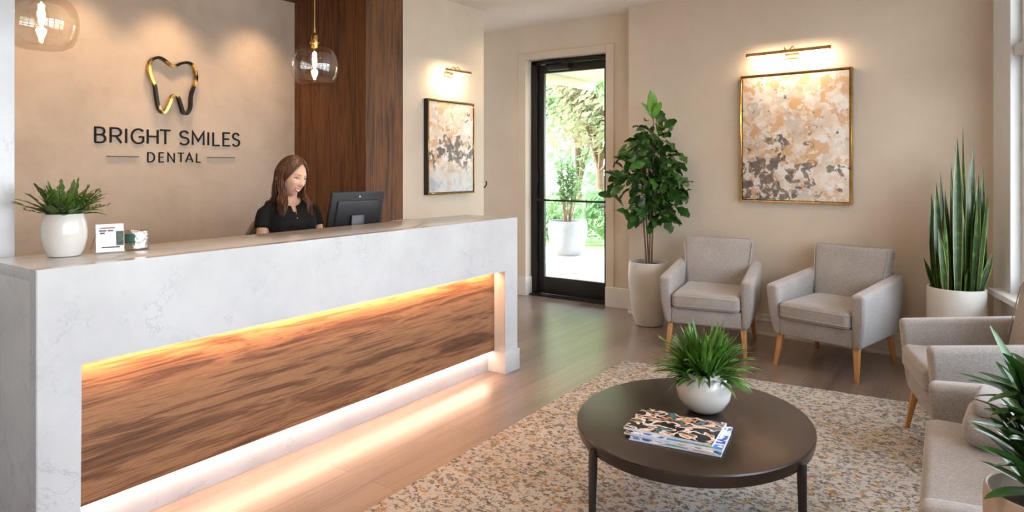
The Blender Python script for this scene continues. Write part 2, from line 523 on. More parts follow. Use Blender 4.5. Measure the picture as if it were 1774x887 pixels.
# door wall (faces -Y), opening for the door; door frame sits 0.15 back in the reveal
DX0, DX1, DZ = -4.09, -3.110, 2.585
bm = B()
box(bm, -9.0, DX0, 6.10, 6.32, 0, CEIL)
box(bm, DX1, -2.78, 6.10, 6.32, 0, CEIL)
box(bm, DX0, DX1, 6.10, 6.32, DZ, CEIL)
struct('wall_door', bm, M['wall'])
bm = B()   # casing band round the opening
box(bm, DX0 - 0.10, DX0, 6.088, 6.10, 0.2, DZ + 0.075, 0.003)
box(bm, DX1, DX1 + 0.09, 6.088, 6.10, 0.2, DZ + 0.075, 0.003)
box(bm, DX0, DX1, 6.088, 6.10, DZ, DZ + 0.075, 0.003)
struct('trim_2', bm, M['wall'])
def baseboard(name, x0, x1, y, h=0.15):
    bm = B()
    box(bm, x0, x1, y - 0.022, y, 0, h, 0.004)
    box(bm, x0, x1, y - 0.030, y, 0, 0.02, 0.004)
    return struct(name, bm, M['trim'])
bm = B(); box(bm, -9.0, DX0, 6.07, 6.10, 0, 0.2, 0.004); box(bm, DX0 - 0.004, DX0 + 0.012, 6.07, 6.24, 0, 0.2, 0.004); struct('baseboard_door_left', bm, M['trim'])
bm = B(); box(bm, DX1, -2.79, 6.07, 6.10, 0, 0.2, 0.004); struct('baseboard_door_right', bm, M['trim'])
# painting wall: turned 5.7 degrees, from the corner beside the door to the window corner
PW0 = Vector((-2.862, 6.13, 0)); PWa = -0.0875
PWang = math.atan(PWa)
def pw_y(x): return 5.80 + PWa * (x + 1.24)
CX, CY = 0.075, pw_y(0.075)
bm = B()
hexa(bm, [(-2.785, pw_y(-2.785), 0), (CX + 0.4, pw_y(CX + 0.4), 0), (CX + 0.4, 6.4, 0), (-2.785, 6.4, 0),
          (-2.785, pw_y(-2.785), CEIL), (CX + 0.4, pw_y(CX + 0.4), CEIL), (CX + 0.4, 6.4, CEIL), (-2.785, 6.4, CEIL)])
struct('wall_painting', bm, M['wall'])
bm = B()
def pwbox(bm, x0, x1, d0, d1, z0, z1, bev=0.003):
    hexa(bm, [(x0, pw_y(x0) - d1, z0), (x1, pw_y(x1) - d1, z0), (x1, pw_y(x1) - d0, z0), (x0, pw_y(x0) - d0, z0),
              (x0, pw_y(x0) - d1, z1), (x1, pw_y(x1) - d1, z1), (x1, pw_y(x1) - d0, z1), (x0, pw_y(x0) - d0, z1)], bev, 2)
pwbox(bm, -2.785, CX, 0, 0.016, 0, 0.175)
pwbox(bm, -2.785, CX, 0, 0.022, 0.115, 0.135)
pwbox(bm, -2.785, CX, 0, 0.026, 0, 0.022)
struct('baseboard_painting', bm, M['trim'])
# window wall: from the corner outwards to the right
WD = Vector((0.25, -0.968, 0)).normalized(); WN = Vector((WD.y, -WD.x, 0))      # WN points into the room (-X)
if WN.x > 0: WN = -WN
W0 = Vector((CX, CY, 0))
def wp(t, d, z): return W0 + WD * t + WN * d + Vector((0, 0, z))
def wbox(bm, t0, t1, d0, d1, z0, z1, bev=0.0, mi=0):
    hexa(bm, [wp(t0, d0, z0), wp(t1, d0, z0), wp(t1, d1, z0), wp(t0, d1, z0), wp(t0, d0, z1), wp(t1, d0, z1), wp(t1, d1, z1), wp(t0, d1, z1)], bev, 2, mi)
WT0, WT1 = 0.34, 7.6
SILL, HEAD = 0.60, 2.78
bm = B()
wbox(bm, 0, WT0, -0.22, 0, 0, CEIL)
wbox(bm, WT0, WT1, -0.22, 0, 0, SILL)
wbox(bm, WT0, WT1, -0.22, 0, HEAD, CEIL)
wbox(bm, WT1, 8.3, -0.22, 0, 0, CEIL)
struct('wall_window', bm, M['white_trim'])
bm = B(); wbox(bm, 0.10, 8.0, 0, 0.02, 0, 0.17, 0.004); struct('baseboard_window', bm, M['white_trim'])
nb = 5
for i in range(nb):
    a = WT0 + (WT1 - WT0) * i / nb; c = WT0 + (WT1 - WT0) * (i + 1) / nb
    r_ = thing('window_%d' % (i + 1), None, None, wp((a + c) / 2, 0, SILL)); r_['kind'] = 'structure'
    MW = M4(wp((a + c) / 2, 0, SILL))
    bm = B()
    wbox(bm, a, a + 0.06, -0.16, -0.06, SILL, HEAD, 0.004)
    wbox(bm, c - 0.06, c, -0.16, -0.06, SILL, HEAD, 0.004)
    wbox(bm, a, c, -0.16, -0.06, SILL, SILL + 0.06, 0.004)
    wbox(bm, a, c, -0.16, -0.06, HEAD - 0.06, HEAD, 0.004)
    wbox(bm, a, c, -0.18, -0.02, 2.13, 2.20, 0.004)
    obj('window_frame', bm, M['white_trim'], r_, MW)
    bm = B()
    for (z0, z1) in ((SILL + 0.06, 2.13), (2.20, HEAD - 0.06)):
        wbox(bm, a + 0.06, a + 0.10, -0.13, -0.09, z0, z1, 0.003)
        wbox(bm, c - 0.10, c - 0.06, -0.13, -0.09, z0, z1, 0.003)
        wbox(bm, a + 0.06, c - 0.06, -0.13, -0.09, z0, z0 + 0.04, 0.003)
        wbox(bm, a + 0.06, c - 0.06, -0.13, -0.09, z1 - 0.04, z1, 0.003)
    obj('sash', bm, M['black_metal'], r_, MW)
    bm = B(); wbox(bm, a + 0.09, c - 0.09, -0.113, -0.108, SILL + 0.08, HEAD - 0.08)
    obj('pane', bm, M['glass'], r_, MW, smooth=False)
bm = B(); wbox(bm, 0.14, 8.0, -0.06, 0.075, SILL - 0.035, SILL + 0.004, 0.005)
struct('trim_3', bm, M['white_trim'])
# walls behind the camera and at the far left (with a hall window that lets in the light seen past the partition)
bm = B(); box(bm, -9.0, 2.8, -2.3, -2.1, 0, CEIL); struct('wall_rear', bm, M['wall'])
bm = B()
box(bm, -7.2, -7.0, 3.84, 4.35, 0, CEIL)
box(bm, -7.2, -7.0, 4.35, 6.32, 0, 0.45)
box(bm, -7.2, -7.0, 4.35, 6.32, 2.75, CEIL)
box(bm, -7.2, -7.0, 5.98, 6.32, 0, CEIL)
struct('wall_hall', bm, M['wall'])
bm = B(); box(bm, -7.2, -5.05, 3.64, 3.84, 0, CEIL); struct('wall_hall_side', bm, M['wall'])
hw = thing('window_%d' % (nb + 1), None, None, (-7.1, 5.16, 0.45)); hw['kind'] = 'structure'
HM = M4((-7.1, 5.16, 0.45))
bm = B()
for (y0, y1, z0, z1) in ((4.35, 4.41, .45, 2.75), (5.92, 5.98, .45, 2.75), (5.13, 5.19, .45, 2.75), (4.35, 5.98, .45, .51), (4.35, 5.98, 2.69, 2.75)):
    box(bm, -7.14, -7.06, y0, y1, z0, z1, 0.004)
obj('window_frame', bm, M['white_trim'], hw, HM)
bm = B(); box(bm, -7.102, -7.098, 4.40, 5.94, 0.5, 2.7); obj('pane', bm, M['glass'], hw, HM, smooth=False)

# marble-clad column behind the left end of the counter
bm = B(); box(bm, -3.62, -3.165, 0.45, 1.045, 0.012, 2.825, 0.003)
box(bm, -3.63, -3.155, 0.44, 1.05, 0, 0.012, 0.002)
o = struct('trim_4', bm, M['quartz'])

# ================================================================ DOOR
dr = thing('door_1', None, None, (-3.597, 6.25, 0)); dr['kind'] = 'structure'
DM = M4((-3.597, 6.25, 0))
bm = B()   # outer frame
box(bm, DX0, DX0 + 0.075, 6.20, 6.30, 0, DZ - 0.005, 0.003)
box(bm, DX1 - 0.03, DX1, 6.20, 6.30, 0, DZ - 0.005, 0.003)
box(bm, DX0, DX1, 6.20, 6.30, DZ - 0.045, DZ - 0.005, 0.003)
box(bm, DX0, DX1, 6.14, 6.32, -0.002, 0.018, 0.003)
obj('door_frame', bm, M['black_metal'], dr, DM)
LX0, LX1, LZ0, LZ1 = DX0 + 0.078, DX1 - 0.032, 0.022, DZ - 0.05
bm = B()   # leaf stiles and rails
box(bm, LX0, LX0 + 0.075, 6.225, 6.27, LZ0, LZ1, 0.004)
box(bm, LX1 - 0.055, LX1, 6.225, 6.27, LZ0, LZ1, 0.004)
box(bm, LX0 + 0.07, LX1 - 0.05, 6.225, 6.27, LZ0, 0.205, 0.004)
box(bm, LX0 + 0.07, LX1 - 0.05, 6.225, 6.27, 2.44, LZ1, 0.004)
leaf = obj('door_leaf', bm, M['black_metal'], dr, DM)
bm = B(); box(bm, LX0 + 0.07, LX1 - 0.05, 6.245, 6.251, 0.2, 2.445)
obj('pane', bm, M['glass'], dr, DM, smooth=False)
bm = B()   # push bar
tube(bm, [(LX0 + 0.02, 6.165, 1.05), (LX1 - 0.02, 6.165, 1.05)], 0.011, 10)
tube(bm, [(LX0 + 0.03, 6.165, 1.05), (LX0 + 0.03, 6.23, 1.05)], 0.012, 8)
tube(bm, [(LX1 - 0.03, 6.165, 1.05), (LX1 - 0.03, 6.23, 1.05)], 0.012, 8)
obj('push_bar', bm, M['black_metal'], dr, DM)
bm = B()
box(bm, LX1 - 0.05, LX1 - 0.012, 6.20, 6.226, 0.93, 1.14, 0.006)
tube(bm, [(LX1 - 0.03, 6.205, 1.0), (LX1 - 0.03, 6.17, 1.0), (LX1 - 0.09, 6.165, 0.99)], 0.008, 8)
h = obj('handle', bm, plain('steel', (0.45, 0.44, 0.43), 0.3, 0.9), dr, DM); h['label'] = 'steel lever handle'
bm = B()   # closer: body and arm
box(bm, -3.86, -3.60, 6.17, 6.225, 2.46, 2.52, 0.006)
box(bm, -3.90, -3.62, 6.15, 6.205, 2.53, 2.56, 0.004)
tube(bm, [(-3.70, 6.19, 2.525), (-3.48, 6.14, 2.53), (-3.30, 6.19, 2.545)], 0.008, 6)
obj('door_closer', bm, M['black_metal'], dr, DM)
for z in (0.3, 1.3, 2.3):
    bm = B(); tube(bm, [(LX0 - 0.004, 6.213, z - 0.05), (LX0 - 0.004, 6.213, z + 0.05)], 0.009, 8)
    obj('hinge', bm, M['black_metal'], dr, DM)

# ================================================================ RECEPTION DESK
DK = thing('reception_desk', 'long white quartz reception desk with glowing recessed walnut front', 'reception desk', (-2.9, 2.4, 0))
KM = M4((-2.9, 2.4, 0))
FX = -2.66; Y0, Y1 = 0.94, 3.86
bm = B()   # one waterfall shell: top, apron and both ends, flush at the front
yz = [(Y0, 0), (1.08, 0), (1.08, 0.706), (3.71, 0.706), (3.71, 0), (Y1, 0), (Y1, 1.061), (Y0, 1.061)]
def yz_prism(bm, pts, x0, x1):
    a = [bm.verts.new((x0, y, z)) for y, z in pts]; b_ = [bm.verts.new((x1, y, z)) for y, z in pts]
    n = len(pts)
    bm.faces.new(a); bm.faces.new(list(reversed(b_)))
    for i in range(n): bm.faces.new((a[i], a[(i + 1) % n], b_[(i + 1) % n], b_[i]))
yz_prism(bm, yz, FX - 0.055, FX)
bmesh.ops.bevel(bm, geom=[e for e in bm.edges if min(v.co.x for v in e.verts) > FX - 0.01], offset=0.0025, segments=2, affect='EDGES')
rp = obj('stone_front', bm, M['quartz'], DK, KM, angle=30)
bm = B(); box(bm, -3.13, FX - 0.0551, Y0, Y1, 1.02, 1.061, 0.001); obj('countertop', bm, M['quartz'], DK, KM)
bm = B(); box(bm, -3.13, FX - 0.0551, Y0, 1.08, 0, 1.0198, 0.001); obj('side_panel', bm, M['quartz'], DK, KM)
bm = B(); box(bm, -3.13, FX - 0.0551, 3.71, Y1, 0, 1.0198, 0.001); obj('side_panel', bm, M['quartz'], DK, KM)
bm = B(); box(bm, -3.14, FX + 0.012, 3.695, Y1 + 0.012, 0, 0.145, 0.003); obj('foot_block', bm, M['quartz'], rp)
rp.children[0].data.transform(KM.inverted())
bm = B(); box(bm, -2.775, -2.752, 1.08, 3.71, 0.145, 1.02, 0.001); obj('wood_panel', bm, M['desk_wood'], DK, KM)
bm = B(); box(bm, -2.83, -2.795, 1.08, 3.71, 0, 0.15, 0.002); obj('plinth', bm, M['quartz'], DK, KM)
bm = B(); box(bm, -2.90, -2.87, 1.08, 3.71, 0.0, 1.02); obj('back_panel', bm, M['outlet'], DK, KM)
bm = B(); box(bm, -2.745, -2.725, 1.09, 3.70, 0.694, 0.703); l1 = obj('light_strip', bm, M['led'], DK, KM, smooth=False); l1['label'] = 'warm light strip under the quartz apron'
bm = B(); box(bm, -2.792, -2.777, 1.09, 3.70, 0.146, 0.152); l2 = obj('light_strip', bm, M['led_low'], DK, KM, smooth=False); l2['label'] = 'warm light strip above the plinth'
# work surface behind the counter
WS = thing('work_desk', 'low pale work surface behind the reception counter', 'desk', (-3.4, 2.5, 0))
bm = B(); box(bm, -3.56, -3.09, 1.30, 3.70, 0.75, 0.785, 0.003)
obj('worktop', bm, M['outlet'], WS, M4((-3.4, 2.5, 0)))
for y in (1.33, 3.63):
    bm = B(); box(bm, -3.60, -3.10, y, y + 0.03, 0, 0.75, 0.002); obj('leg', bm, M['outlet'], WS, M4((-3.4, 2.5, 0)))

# ================================================================ WALL SIGN
SG = thing('wall_sign', 'tooth outline logo with BRIGHT SMILES DENTAL lettering on the taupe wall', 'sign', (-4.85, 2.58, 1.44))
SM = M4((-4.85, 2.58, 1.44))
tooth = [(2.397, 2.137), (2.413, 2.177), (2.456, 2.198), (2.498, 2.188), (2.564, 2.149), (2.619, 2.175), (2.676, 2.189), (2.722, 2.168), (2.741, 2.107), (2.734, 2.039), (2.711, 1.981), (2.699, 1.924), (2.695, 1.856), (2.669, 1.81), (2.642, 1.819), (2.624, 1.869), (2.602, 1.927), (2.579, 1.94), (2.557, 1.923), (2.535, 1.867), (2.509, 1.817), (2.488, 1.807), (2.462, 1.84), (2.445, 1.924), (2.436, 1.988), (2.413, 2.039), (2.397, 2.09)]
def catmull(P, k=4):
    out = []; n = len(P)
    for i in range(n):
        p0, p1, p2, p3 = [Vector(P[(i + j - 1) % n]) for j in range(4)]
        for s in range(k):
            t = s / k
            out.append(tuple(0.5 * ((2 * p1) + (-p0 + p2) * t + (2 * p0 - 5 * p1 + 4 * p2 - p3) * t * t + (-p0 + 3 * p1 - 3 * p2 + p3) * t ** 3)))
    return out
mt_, nt_, bt_ = newmat('black_gold_metal')
nz_ = noise_t(nt_, coords(nt_), 5.5, 2, 0.5)
nt_.links.new(ramp(nt_, nz_, [(0.47, (0.02, 0.016, 0.012)), (0.54, (0.80, 0.46, 0.12))]), bt_.inputs['Base Color'])  # noise blends near-black and gold in the metal's base colour
bt_.inputs['Metallic'].default_value = 0.9; bt_.inputs['Roughness'].default_value = 0.22
M['tooth'] = mt_
bm = B()
ribbon(bm, catmull(tooth), 0.019, (-4.838, 0, 0), (0, 1, 0), (0, 0, 1), (1, 0, 0), 0.030, True)
bmesh.ops.bevel(bm, geom=[e for e in bm.edges if e.calc_length() > 0], offset=0.002, segments=1, affect='EDGES') if False else None
te = obj('tooth_emblem', bm, M['tooth'], SG, SM, angle=60); te['label'] = 'polished black and gold tooth outline'
G = {
 'B': (0.60, [[(0, 0), (0, 1), (0.30, 1)] + arc(0.30, 0.76, 0.24, 0.24, 90, -90, 8) + [(0, 0.52)], [(0.3, 0.52)] + arc(0.32, 0.26, 0.27, 0.26, 90, -90, 8) + [(0, 0)]]),
 'R': (0.60, [[(0, 0), (0, 1), (0.30, 1)] + arc(0.30, 0.73, 0.26, 0.27, 90, -90, 8) + [(0, 0.46)], [(0.28, 0.46), (0.58, 0)]]),
 'I': (0.0, [[(0, 0), (0, 1)]]),
 'G': (0.80, [arc(0.47, 0.5, 0.47, 0.5, 45, 315, 18)[:-1] + [(0.82, 0.16), (0.82, 0.46), (0.50, 0.46)]]),
 'H': (0.68, [[(0, 0), (0, 1)], [(0.68, 0), (0.68, 1)], [(0, 0.52), (0.68, 0.52)]]),
 'T': (0.70, [[(0, 1), (0.70, 1)], [(0.35, 1), (0.35, 0)]]),
 'S': (0.56, [[(0.53, 0.84)] + arc(0.30, 0.76, 0.25, 0.24, 50, 230, 10)[1:] + [(0.30, 0.51)] + arc(0.28, 0.26, 0.28, 0.26, 60, -150, 12) ]),
 'M': (0.80, [[(0, 0), (0.0, 1), (0.40, 0.30), (0.80, 1), (0.80, 0)]]),
 'L': (0.50, [[(0, 1), (0, 0), (0.50, 0)]]),
 'E': (0.50, [[(0.50, 1), (0, 1), (0, 0), (0.52, 0)], [(0, 0.52), (0.45, 0.52)]]),
 'D': (0.70, [[(0, 0), (0, 1), (0.25, 1)] + arc(0.25, 0.5, 0.45, 0.5, 90, -90, 12) + [(0, 0)]]),
 'N': (0.68, [[(0, 0), (0, 1), (0.68, 0), (0.68, 1)]]),
 'A': (0.72, [[(0, 0), (0.36, 1), (0.72, 0)], [(0.13, 0.33), (0.59, 0.33)]]),
}
def letter(ch, y, z, hgt, w, width=None):
    gw, strokes = G[ch]
    sx = (width / gw) if (width and gw > 0) else hgt
    bm = B()
    for j, s in enumerate(strokes):
        ribbon(bm, [(y + a * sx, z + b_ * hgt) for a, b_ in s], w, (-4.8495 + 0.0004 * j, 0, 0), (0, 1, 0), (0, 0, 1), (1, 0, 0), 0.008)
    obj('letter_' + ch.lower(), bm, M['black'], SG, SM, smooth=False)
LH = 0.100; z0 = 1.581
for ch, y, wd in (('B', 2.053, 0.064), ('R', 2.150, 0.072), ('I', 2.251, None), ('G', 2.287, 0.078), ('H', 2.397, 0.070), ('T', 2.484, 0.076),
                  ('S', 2.627, 0.070), ('M', 2.728, 0.087), ('I', 2.852, None), ('L', 2.892, 0.054), ('E', 2.976, 0.054), ('S', 3.052, 0.062)):
    letter(ch, y, z0, LH, 0.0122, wd)
for ch, y, wd in (('D', 2.398, 0.046), ('E', 2.478, 0.032), ('N', 2.542, 0.046), ('T', 2.615, 0.046), ('A', 2.674, 0.056), ('L', 2.759, 0.032)):
    letter(ch, y, 1.451, 0.066, 0.0082, wd)
for (ya, yb) in ((2.123, 2.335), (2.842, 3.072)):
    bm = B(); box(bm, -4.848, -4.838, ya, yb, 1.485, 1.4895); obj('rule_line', bm, M['black'], SG, SM, smooth=False)

# ================================================================ PENDANTS
def pendant(loc, label):
    t = thing('pendant_lamp', label, 'pendant lamp', loc, 0, 'glass pendant lamps over the reception desk')
    # glass: squat globe, open narrow neck; loc = glass bottom centre
    out = [(0.0, 0.0), (0.05, 0.001), (0.085, 0.006), (0.112, 0.022), (0.128, 0.05), (0.139, 0.10), (0.140, 0.125), (0.131, 0.175), (0.110, 0.21), (0.080, 0.232), (0.045, 0.243), (0.026, 0.246)]
    bm = B(); lathe(bm, out, 56)
    obj('glass_shade', bm, M['pendant_glass'], t)
    bm = B(); lathe(bm, [(0.0, 0.225), (0.020, 0.226), (0.022, 0.250), (0.027, 0.252), (0.027, 0.262), (0.019, 0.266), (0.019, 0.300), (0.012, 0.312), (0.006, 0.318), (0.006, 0.345), (0, 0.346)], 24)
    obj('lamp_socket', bm, M['brass'], t)
    bm = B(); lathe(bm, [(0.0, 0.095), (0.014, 0.100), (0.026, 0.122), (0.028, 0.14), (0.022, 0.17), (0.012, 0.20), (0.012, 0.228)], 20)
    b_ = obj('bulb', bm, M['bulb_glass'], t)
    bm = B()
    for k in range(6):
        a = 2 * PI * k / 6
        tube(bm, [(0.009 * math.cos(a), 0.009 * math.sin(a), 0.135), (0.010 * math.cos(a + .4), 0.010 * math.sin(a + .4), 0.195)], 0.0022, 6)
    tube(bm, [(0, 0, 0.13), (0, 0, 0.205)], 0.0035, 6)
    obj('filament', bm, M['bulb_core'], b_)
    top = 2.83 - loc[2]
    bm = B(); tube(bm, [(0, 0, 0.34), (0, 0, top - 0.02)], 0.0032, 8); obj('cord', bm, M['brass'], t)
    bm = B(); lathe(bm, [(0, top - 0.03), (0.05, top - 0.03), (0.055, top - 0.0005), (0, top - 0.0005)], 28); obj('ceiling_rose', bm, M['brass'], t)
    ld = bpy.data.lights.new('pendant_light', 'POINT'); ld.energy = PEND; ld.color = (1.0, 0.66, 0.36); ld.shadow_soft_size = 0.02
    lo = bpy.data.objects.new('pendant_light', ld); COL.objects.link(lo); lo.location = (loc[0], loc[1], loc[2] + 0.155)
PEND = 17
pendant((-3.3, 2.622, 1.910), 'clear glass pendant lamp hanging in front of the timber cladding')
pendant((-3.3, 1.185, 1.920), 'clear glass pendant lamp cut off at the top left of the photo')

# ================================================================ PICTURES AND PICTURE LIGHTS
def painting(name, label, loc, rz, w, h, depth, face_mat, frame_mat, edge_mat, reveal):
    """local: x across, z up from the centre, -y towards the viewer, back at y=0"""
    t = thing(name, label, 'painting', loc, rz)
    bm = B()
    f = 0.012
    for (a, b_, c, d) in ((-w / 2, w / 2, -h / 2, -h / 2 + f), (-w / 2, w / 2, h / 2 - f, h / 2), (-w / 2, -w / 2 + f, -h / 2 + f, h / 2 - f), (w / 2 - f, w / 2, -h / 2 + f, h / 2 - f)):
        box(bm, a, b_, -depth, -0.001, c, d, 0.001, 1)
        box(bm, a - 0.0012, b_ + 0.0012, -depth + 0.004, -0.002, c - 0.0012, d + 0.0012, 0, 1, 1)
    obj('picture_frame', bm, [frame_mat, edge_mat], t)
    bm = B(); box(bm, -w / 2 + f, w / 2 - f, -0.012, -0.004, -h / 2 + f, h / 2 - f); obj('frame_gap', bm, M['black_metal'], t, smooth=False)
    g = f + reveal
    bm = B(); box(bm, -w / 2 + g, w / 2 - g, -depth + 0.006, -0.012, -h / 2 + g, h / 2 - g, 0.002); obj('canvas', bm, face_mat, t)
    return t
M['art1'] = art_mat('abstract_large', -0.60, 0.16, 3.1)
M['art2'] = art_mat('abstract_small', -0.20, 0.14, 7.7, horiz=True)
px = -1.241
painting('abstract_painting', 'large abstract canvas of ochre and charcoal daubs in a slim gold frame', (px, pw_y(px), 1.655), PWang, 0.872, 1.065, 0.045, M['art1'], M['gold'], M['gold'], 0.006)
painting('abstract_painting', 'tall abstract canvas in a deep black edged frame behind the reception counter', (-4.019, 4.700, 1.592), PI / 2, 0.655, 0.850, 0.055, M['art2'], M['gold'], M['black_metal'], 0.006)

def picture_light(label, loc, rz, L, energy):
    t = thing('picture_light', label, 'picture light', loc, rz, 'brass picture lights on the walls')
    bm = B(); tube(bm, [(-L / 2, -0.13, 0), (L / 2, -0.13, 0)], 0.015, 16); obj('lamp_tube', bm, M['brass'], t)
    bm = B(); box(bm, -L / 2 + 0.015, L / 2 - 0.015, -0.138, -0.122, -0.0165, -0.012); obj('lens', bm, M['lamp_led'], t, smooth=False)
    bm = B(); box(bm, -0.055, 0.055, -0.014, 0, -0.045, 0.005, 0.003); obj('wall_plate', bm, M['brass'], t)
    bm = B()
    tube(bm, [(0.03, -0.005, -0.01), (0.035, -0.04, 0.03), (0.03, -0.09, 0.045), (0.02, -0.128, 0.012)], 0.005, 8)
    tube(bm, [(-0.03, -0.005, -0.01), (-0.03, -0.05, 0.02), (-0.035, -0.09, 0.04), (-0.02, -0.128, 0.012)], 0.005, 8)
    obj('bracket', bm, M['brass'], t)
    ld = bpy.data.lights.new('picture_lamp', 'AREA'); ld.shape = 'RECTANGLE'; ld.size = L - 0.05; ld.size_y = 0.02; ld.energy = energy; ld.color = (1.0, 0.75, 0.50)
    lo = bpy.data.objects.new('picture_lamp', ld); COL.objects.link(lo)
    lo.matrix_world = M4(loc, rz) @ Matrix.Translation((0, -0.12, -0.022)) @ Matrix.Rotation(R(50), 4, 'X')   # aims down and at the wall
    return t
picture_light('long brass picture light above the large gold framed canvas', (-1.262, pw_y(-1.262), 2.345), PWang, 0.66, 3.4)
picture_light('short brass picture light above the black edged canvas', (-4.019, 4.70, 2.285), PI / 2, 0.34, 3.0)

# small black hooks on the end of the partition
hk = thing('wall_hook', 'small black hook on the hidden end of the partition wall', 'hook', (-4.06, 5.242, 1.24))
bm = B(); box(bm, -0.02, 0.012, 0, 0.012, -0.05, 0.05, 0.003); obj('plate', bm, M['black_metal'], hk)
bm = B(); tube(bm, [(0.0, 0.01, -0.02), (0.02, 0.045, -0.03), (0.03, 0.06, 0.0), (0.03, 0.055, 0.03)], 0.009, 8); obj('hook_arm', bm, M['black_metal'], hk)

# ================================================================ ARMCHAIRS
def qbox(bm, P, bev, seg=4): hexa(bm, P, bev, seg)
def armchair(name, label, cat, w, loc, rz, group=None):
    t = thing(name, label, cat, loc, rz, group)
    hw_ = w / 2; aw = 0.088
    for s in (-1, 1):                                  # arms with the outer side shell
        bm = B()
        xo, xi = s * hw_, s * (hw_ - aw)
        xb = s * (hw_ - 0.035)
        P = [(xb, -0.335, 0.215), (xi, -0.335, 0.215), (xi, 0.33, 0.215), (xb, 0.33, 0.215),
             (xo, -0.375, 0.578), (xi, -0.375, 0.578), (xi, 0.37, 0.640), (xo, 0.37, 0.640)]
        if s < 0: P = [P[1], P[0], P[3], P[2], P[5], P[4], P[7], P[6]]
        vs = [bm.verts.new(p) for p in P]
        for f in ((0, 3, 2, 1), (4, 5, 6, 7), (0, 1, 5, 4), (1, 2, 6, 5), (2, 3, 7, 6), (3, 0, 4, 7)): bm.faces.new([vs[i] for i in f])
        bmesh.ops.subdivide_edges(bm, edges=[e for e in bm.edges if abs(e.verts[0].co.z - e.verts[1].co.z) > 0.2], cuts=3)
        for v in bm.verts:                             # slight belly on the outer face
            k = (v.co.z - 0.215) / 0.4
            if abs(v.co.x) > hw_ - 0.06 and 0.05 < k < 0.95: v.co.x += s * 0.014 * math.sin(PI * k) ** 0.8
        es = [e for e in bm.edges if not e.is_boundary and len(e.link_faces) == 2 and e.calc_face_angle(0) > 0.5]
        bmesh.ops.bevel(bm, geom=es, offset=0.028, segments=4, profile=0.5, affect='EDGES', clamp_overlap=True)
        a = obj('arm', bm, M['fabric'], t, angle=60)
        bm = B()                                       # piping along the front edge of the arm
        xx = s * (hw_ - 0.012)
        tube(bm, [(s * (hw_ - 0.043), -0.333, 0.26), (s * (hw_ - 0.018), -0.352, 0.40), (xx, -0.366, 0.535), (xx, -0.352, 0.570), (xx, -0.2, 0.583), (xx, 0.3, 0.625)], 0.0030, 6)
        obj('piping', bm, M['piping'], a)
    bm = B(); iw = hw_ - aw + 0.004                     # seat base
    box(bm, -iw, iw, -0.338, 0.31, 0.220, 0.345, 0.014, 3); obj('seat_base', bm, M['fabric'], t)
    bm = B()                                           # seat cushion
    cw = hw_ - aw - 0.004
    box(bm, -cw, cw, -0.378, 0.24, 0.338, 0.462, 0.036, 5)
    for v in bm.verts:
        if v.co.z > 0.42: v.co.z += 0.018 * max(0, 1 - (v.co.x / cw) ** 2) * max(0, 1 - ((v.co.y + 0.06) / 0.31) ** 2)
    cu = obj('seat_cushion', bm, M['fabric'], t, angle=60)
    bm = B()
    for z in (0.436, 0.366):
        tube(bm, [(-cw + 0.001, 0.2, z), (-cw + 0.001, -0.34, z), (-cw + 0.012, -0.368, z), (-cw + 0.034, -0.377, z), (cw - 0.034, -0.377, z), (cw - 0.012, -0.368, z), (cw - 0.001, -0.34, z), (cw - 0.001, 0.2, z)], 0.0032, 6)
    obj('piping', bm, M['piping'], cu)
    bm = B()                                           # reclined back cushion
    bw0, bw1 = hw_ - aw - 0.006, hw_ - 0.055
    P = [(-bw0, 0.155, 0.40), (bw0, 0.155, 0.40), (bw0, 0.30, 0.40), (-bw0, 0.30, 0.40),
         (-bw1, 0.265, 0.835), (bw1, 0.265, 0.835), (bw1, 0.385, 0.815), (-bw1, 0.385, 0.815)]
    vs = [bm.verts.new(p) for p in P]
    for f in ((0, 3, 2, 1), (4, 5, 6, 7), (0, 1, 5, 4), (1, 2, 6, 5), (2, 3, 7, 6), (3, 0, 4, 7)): bm.faces.new([vs[i] for i in f])
    bmesh.ops.bevel(bm, geom=list(bm.edges), offset=0.036, segments=4, profile=0.5, affect='EDGES')
    for v in bm.verts:
        pass
    bk = obj('backrest', bm, M['fabric'], t, angle=60)
    bm = B()
    b1 = bw1 - 0.02
    tube(bm, [(-bw0 - 0.002, 0.185, 0.55), (-bw1 + 0.016, 0.255, 0.785), (-b1 + 0.006, 0.268, 0.815), (-b1 + 0.03, 0.277, 0.829), (b1 - 0.03, 0.277, 0.829), (b1 - 0.006, 0.268, 0.815), (bw1 - 0.016, 0.255, 0.785), (bw0 + 0.002, 0.185, 0.55)], 0.003, 6)
    obj('piping', bm, M['piping'], bk)
    bm = B()                                           # outer shell of the back
    P = [(-hw_ + 0.08, 0.27, 0.22), (hw_ - 0.08, 0.27, 0.22), (hw_ - 0.08, 0.335, 0.22), (-hw_ + 0.08, 0.335, 0.22),
         (-hw_ + 0.075, 0.33, 0.66), (hw_ - 0.075, 0.33, 0.66), (hw_ - 0.075, 0.385, 0.66), (-hw_ + 0.075, 0.385, 0.66)]
    hexa(bm, P, 0.02, 3); obj('back_shell', bm, M['fabric'], t)
    for sx in (-1, 1):
        for fy in (-1, 1):
            bm = B()
            tx, ty = sx * (hw_ - 0.075), (-0.285 if fy < 0 else 0.275)
            bx, by = sx * (hw_ - 0.055), (-0.335 if fy < 0 else 0.33)
            a, b_ = 0.021, 0.012
            P = [(bx - b_, by - b_, 0), (bx + b_, by - b_, 0), (bx + b_, by + b_, 0), (bx - b_, by + b_, 0),
                 (tx - a, ty - a, 0.235), (tx + a, ty - a, 0.235), (tx + a, ty + a, 0.235), (tx - a, ty + a, 0.235)]
            hexa(bm, P, 0.003, 2); obj('leg', bm, M['oak'], t)
    return t
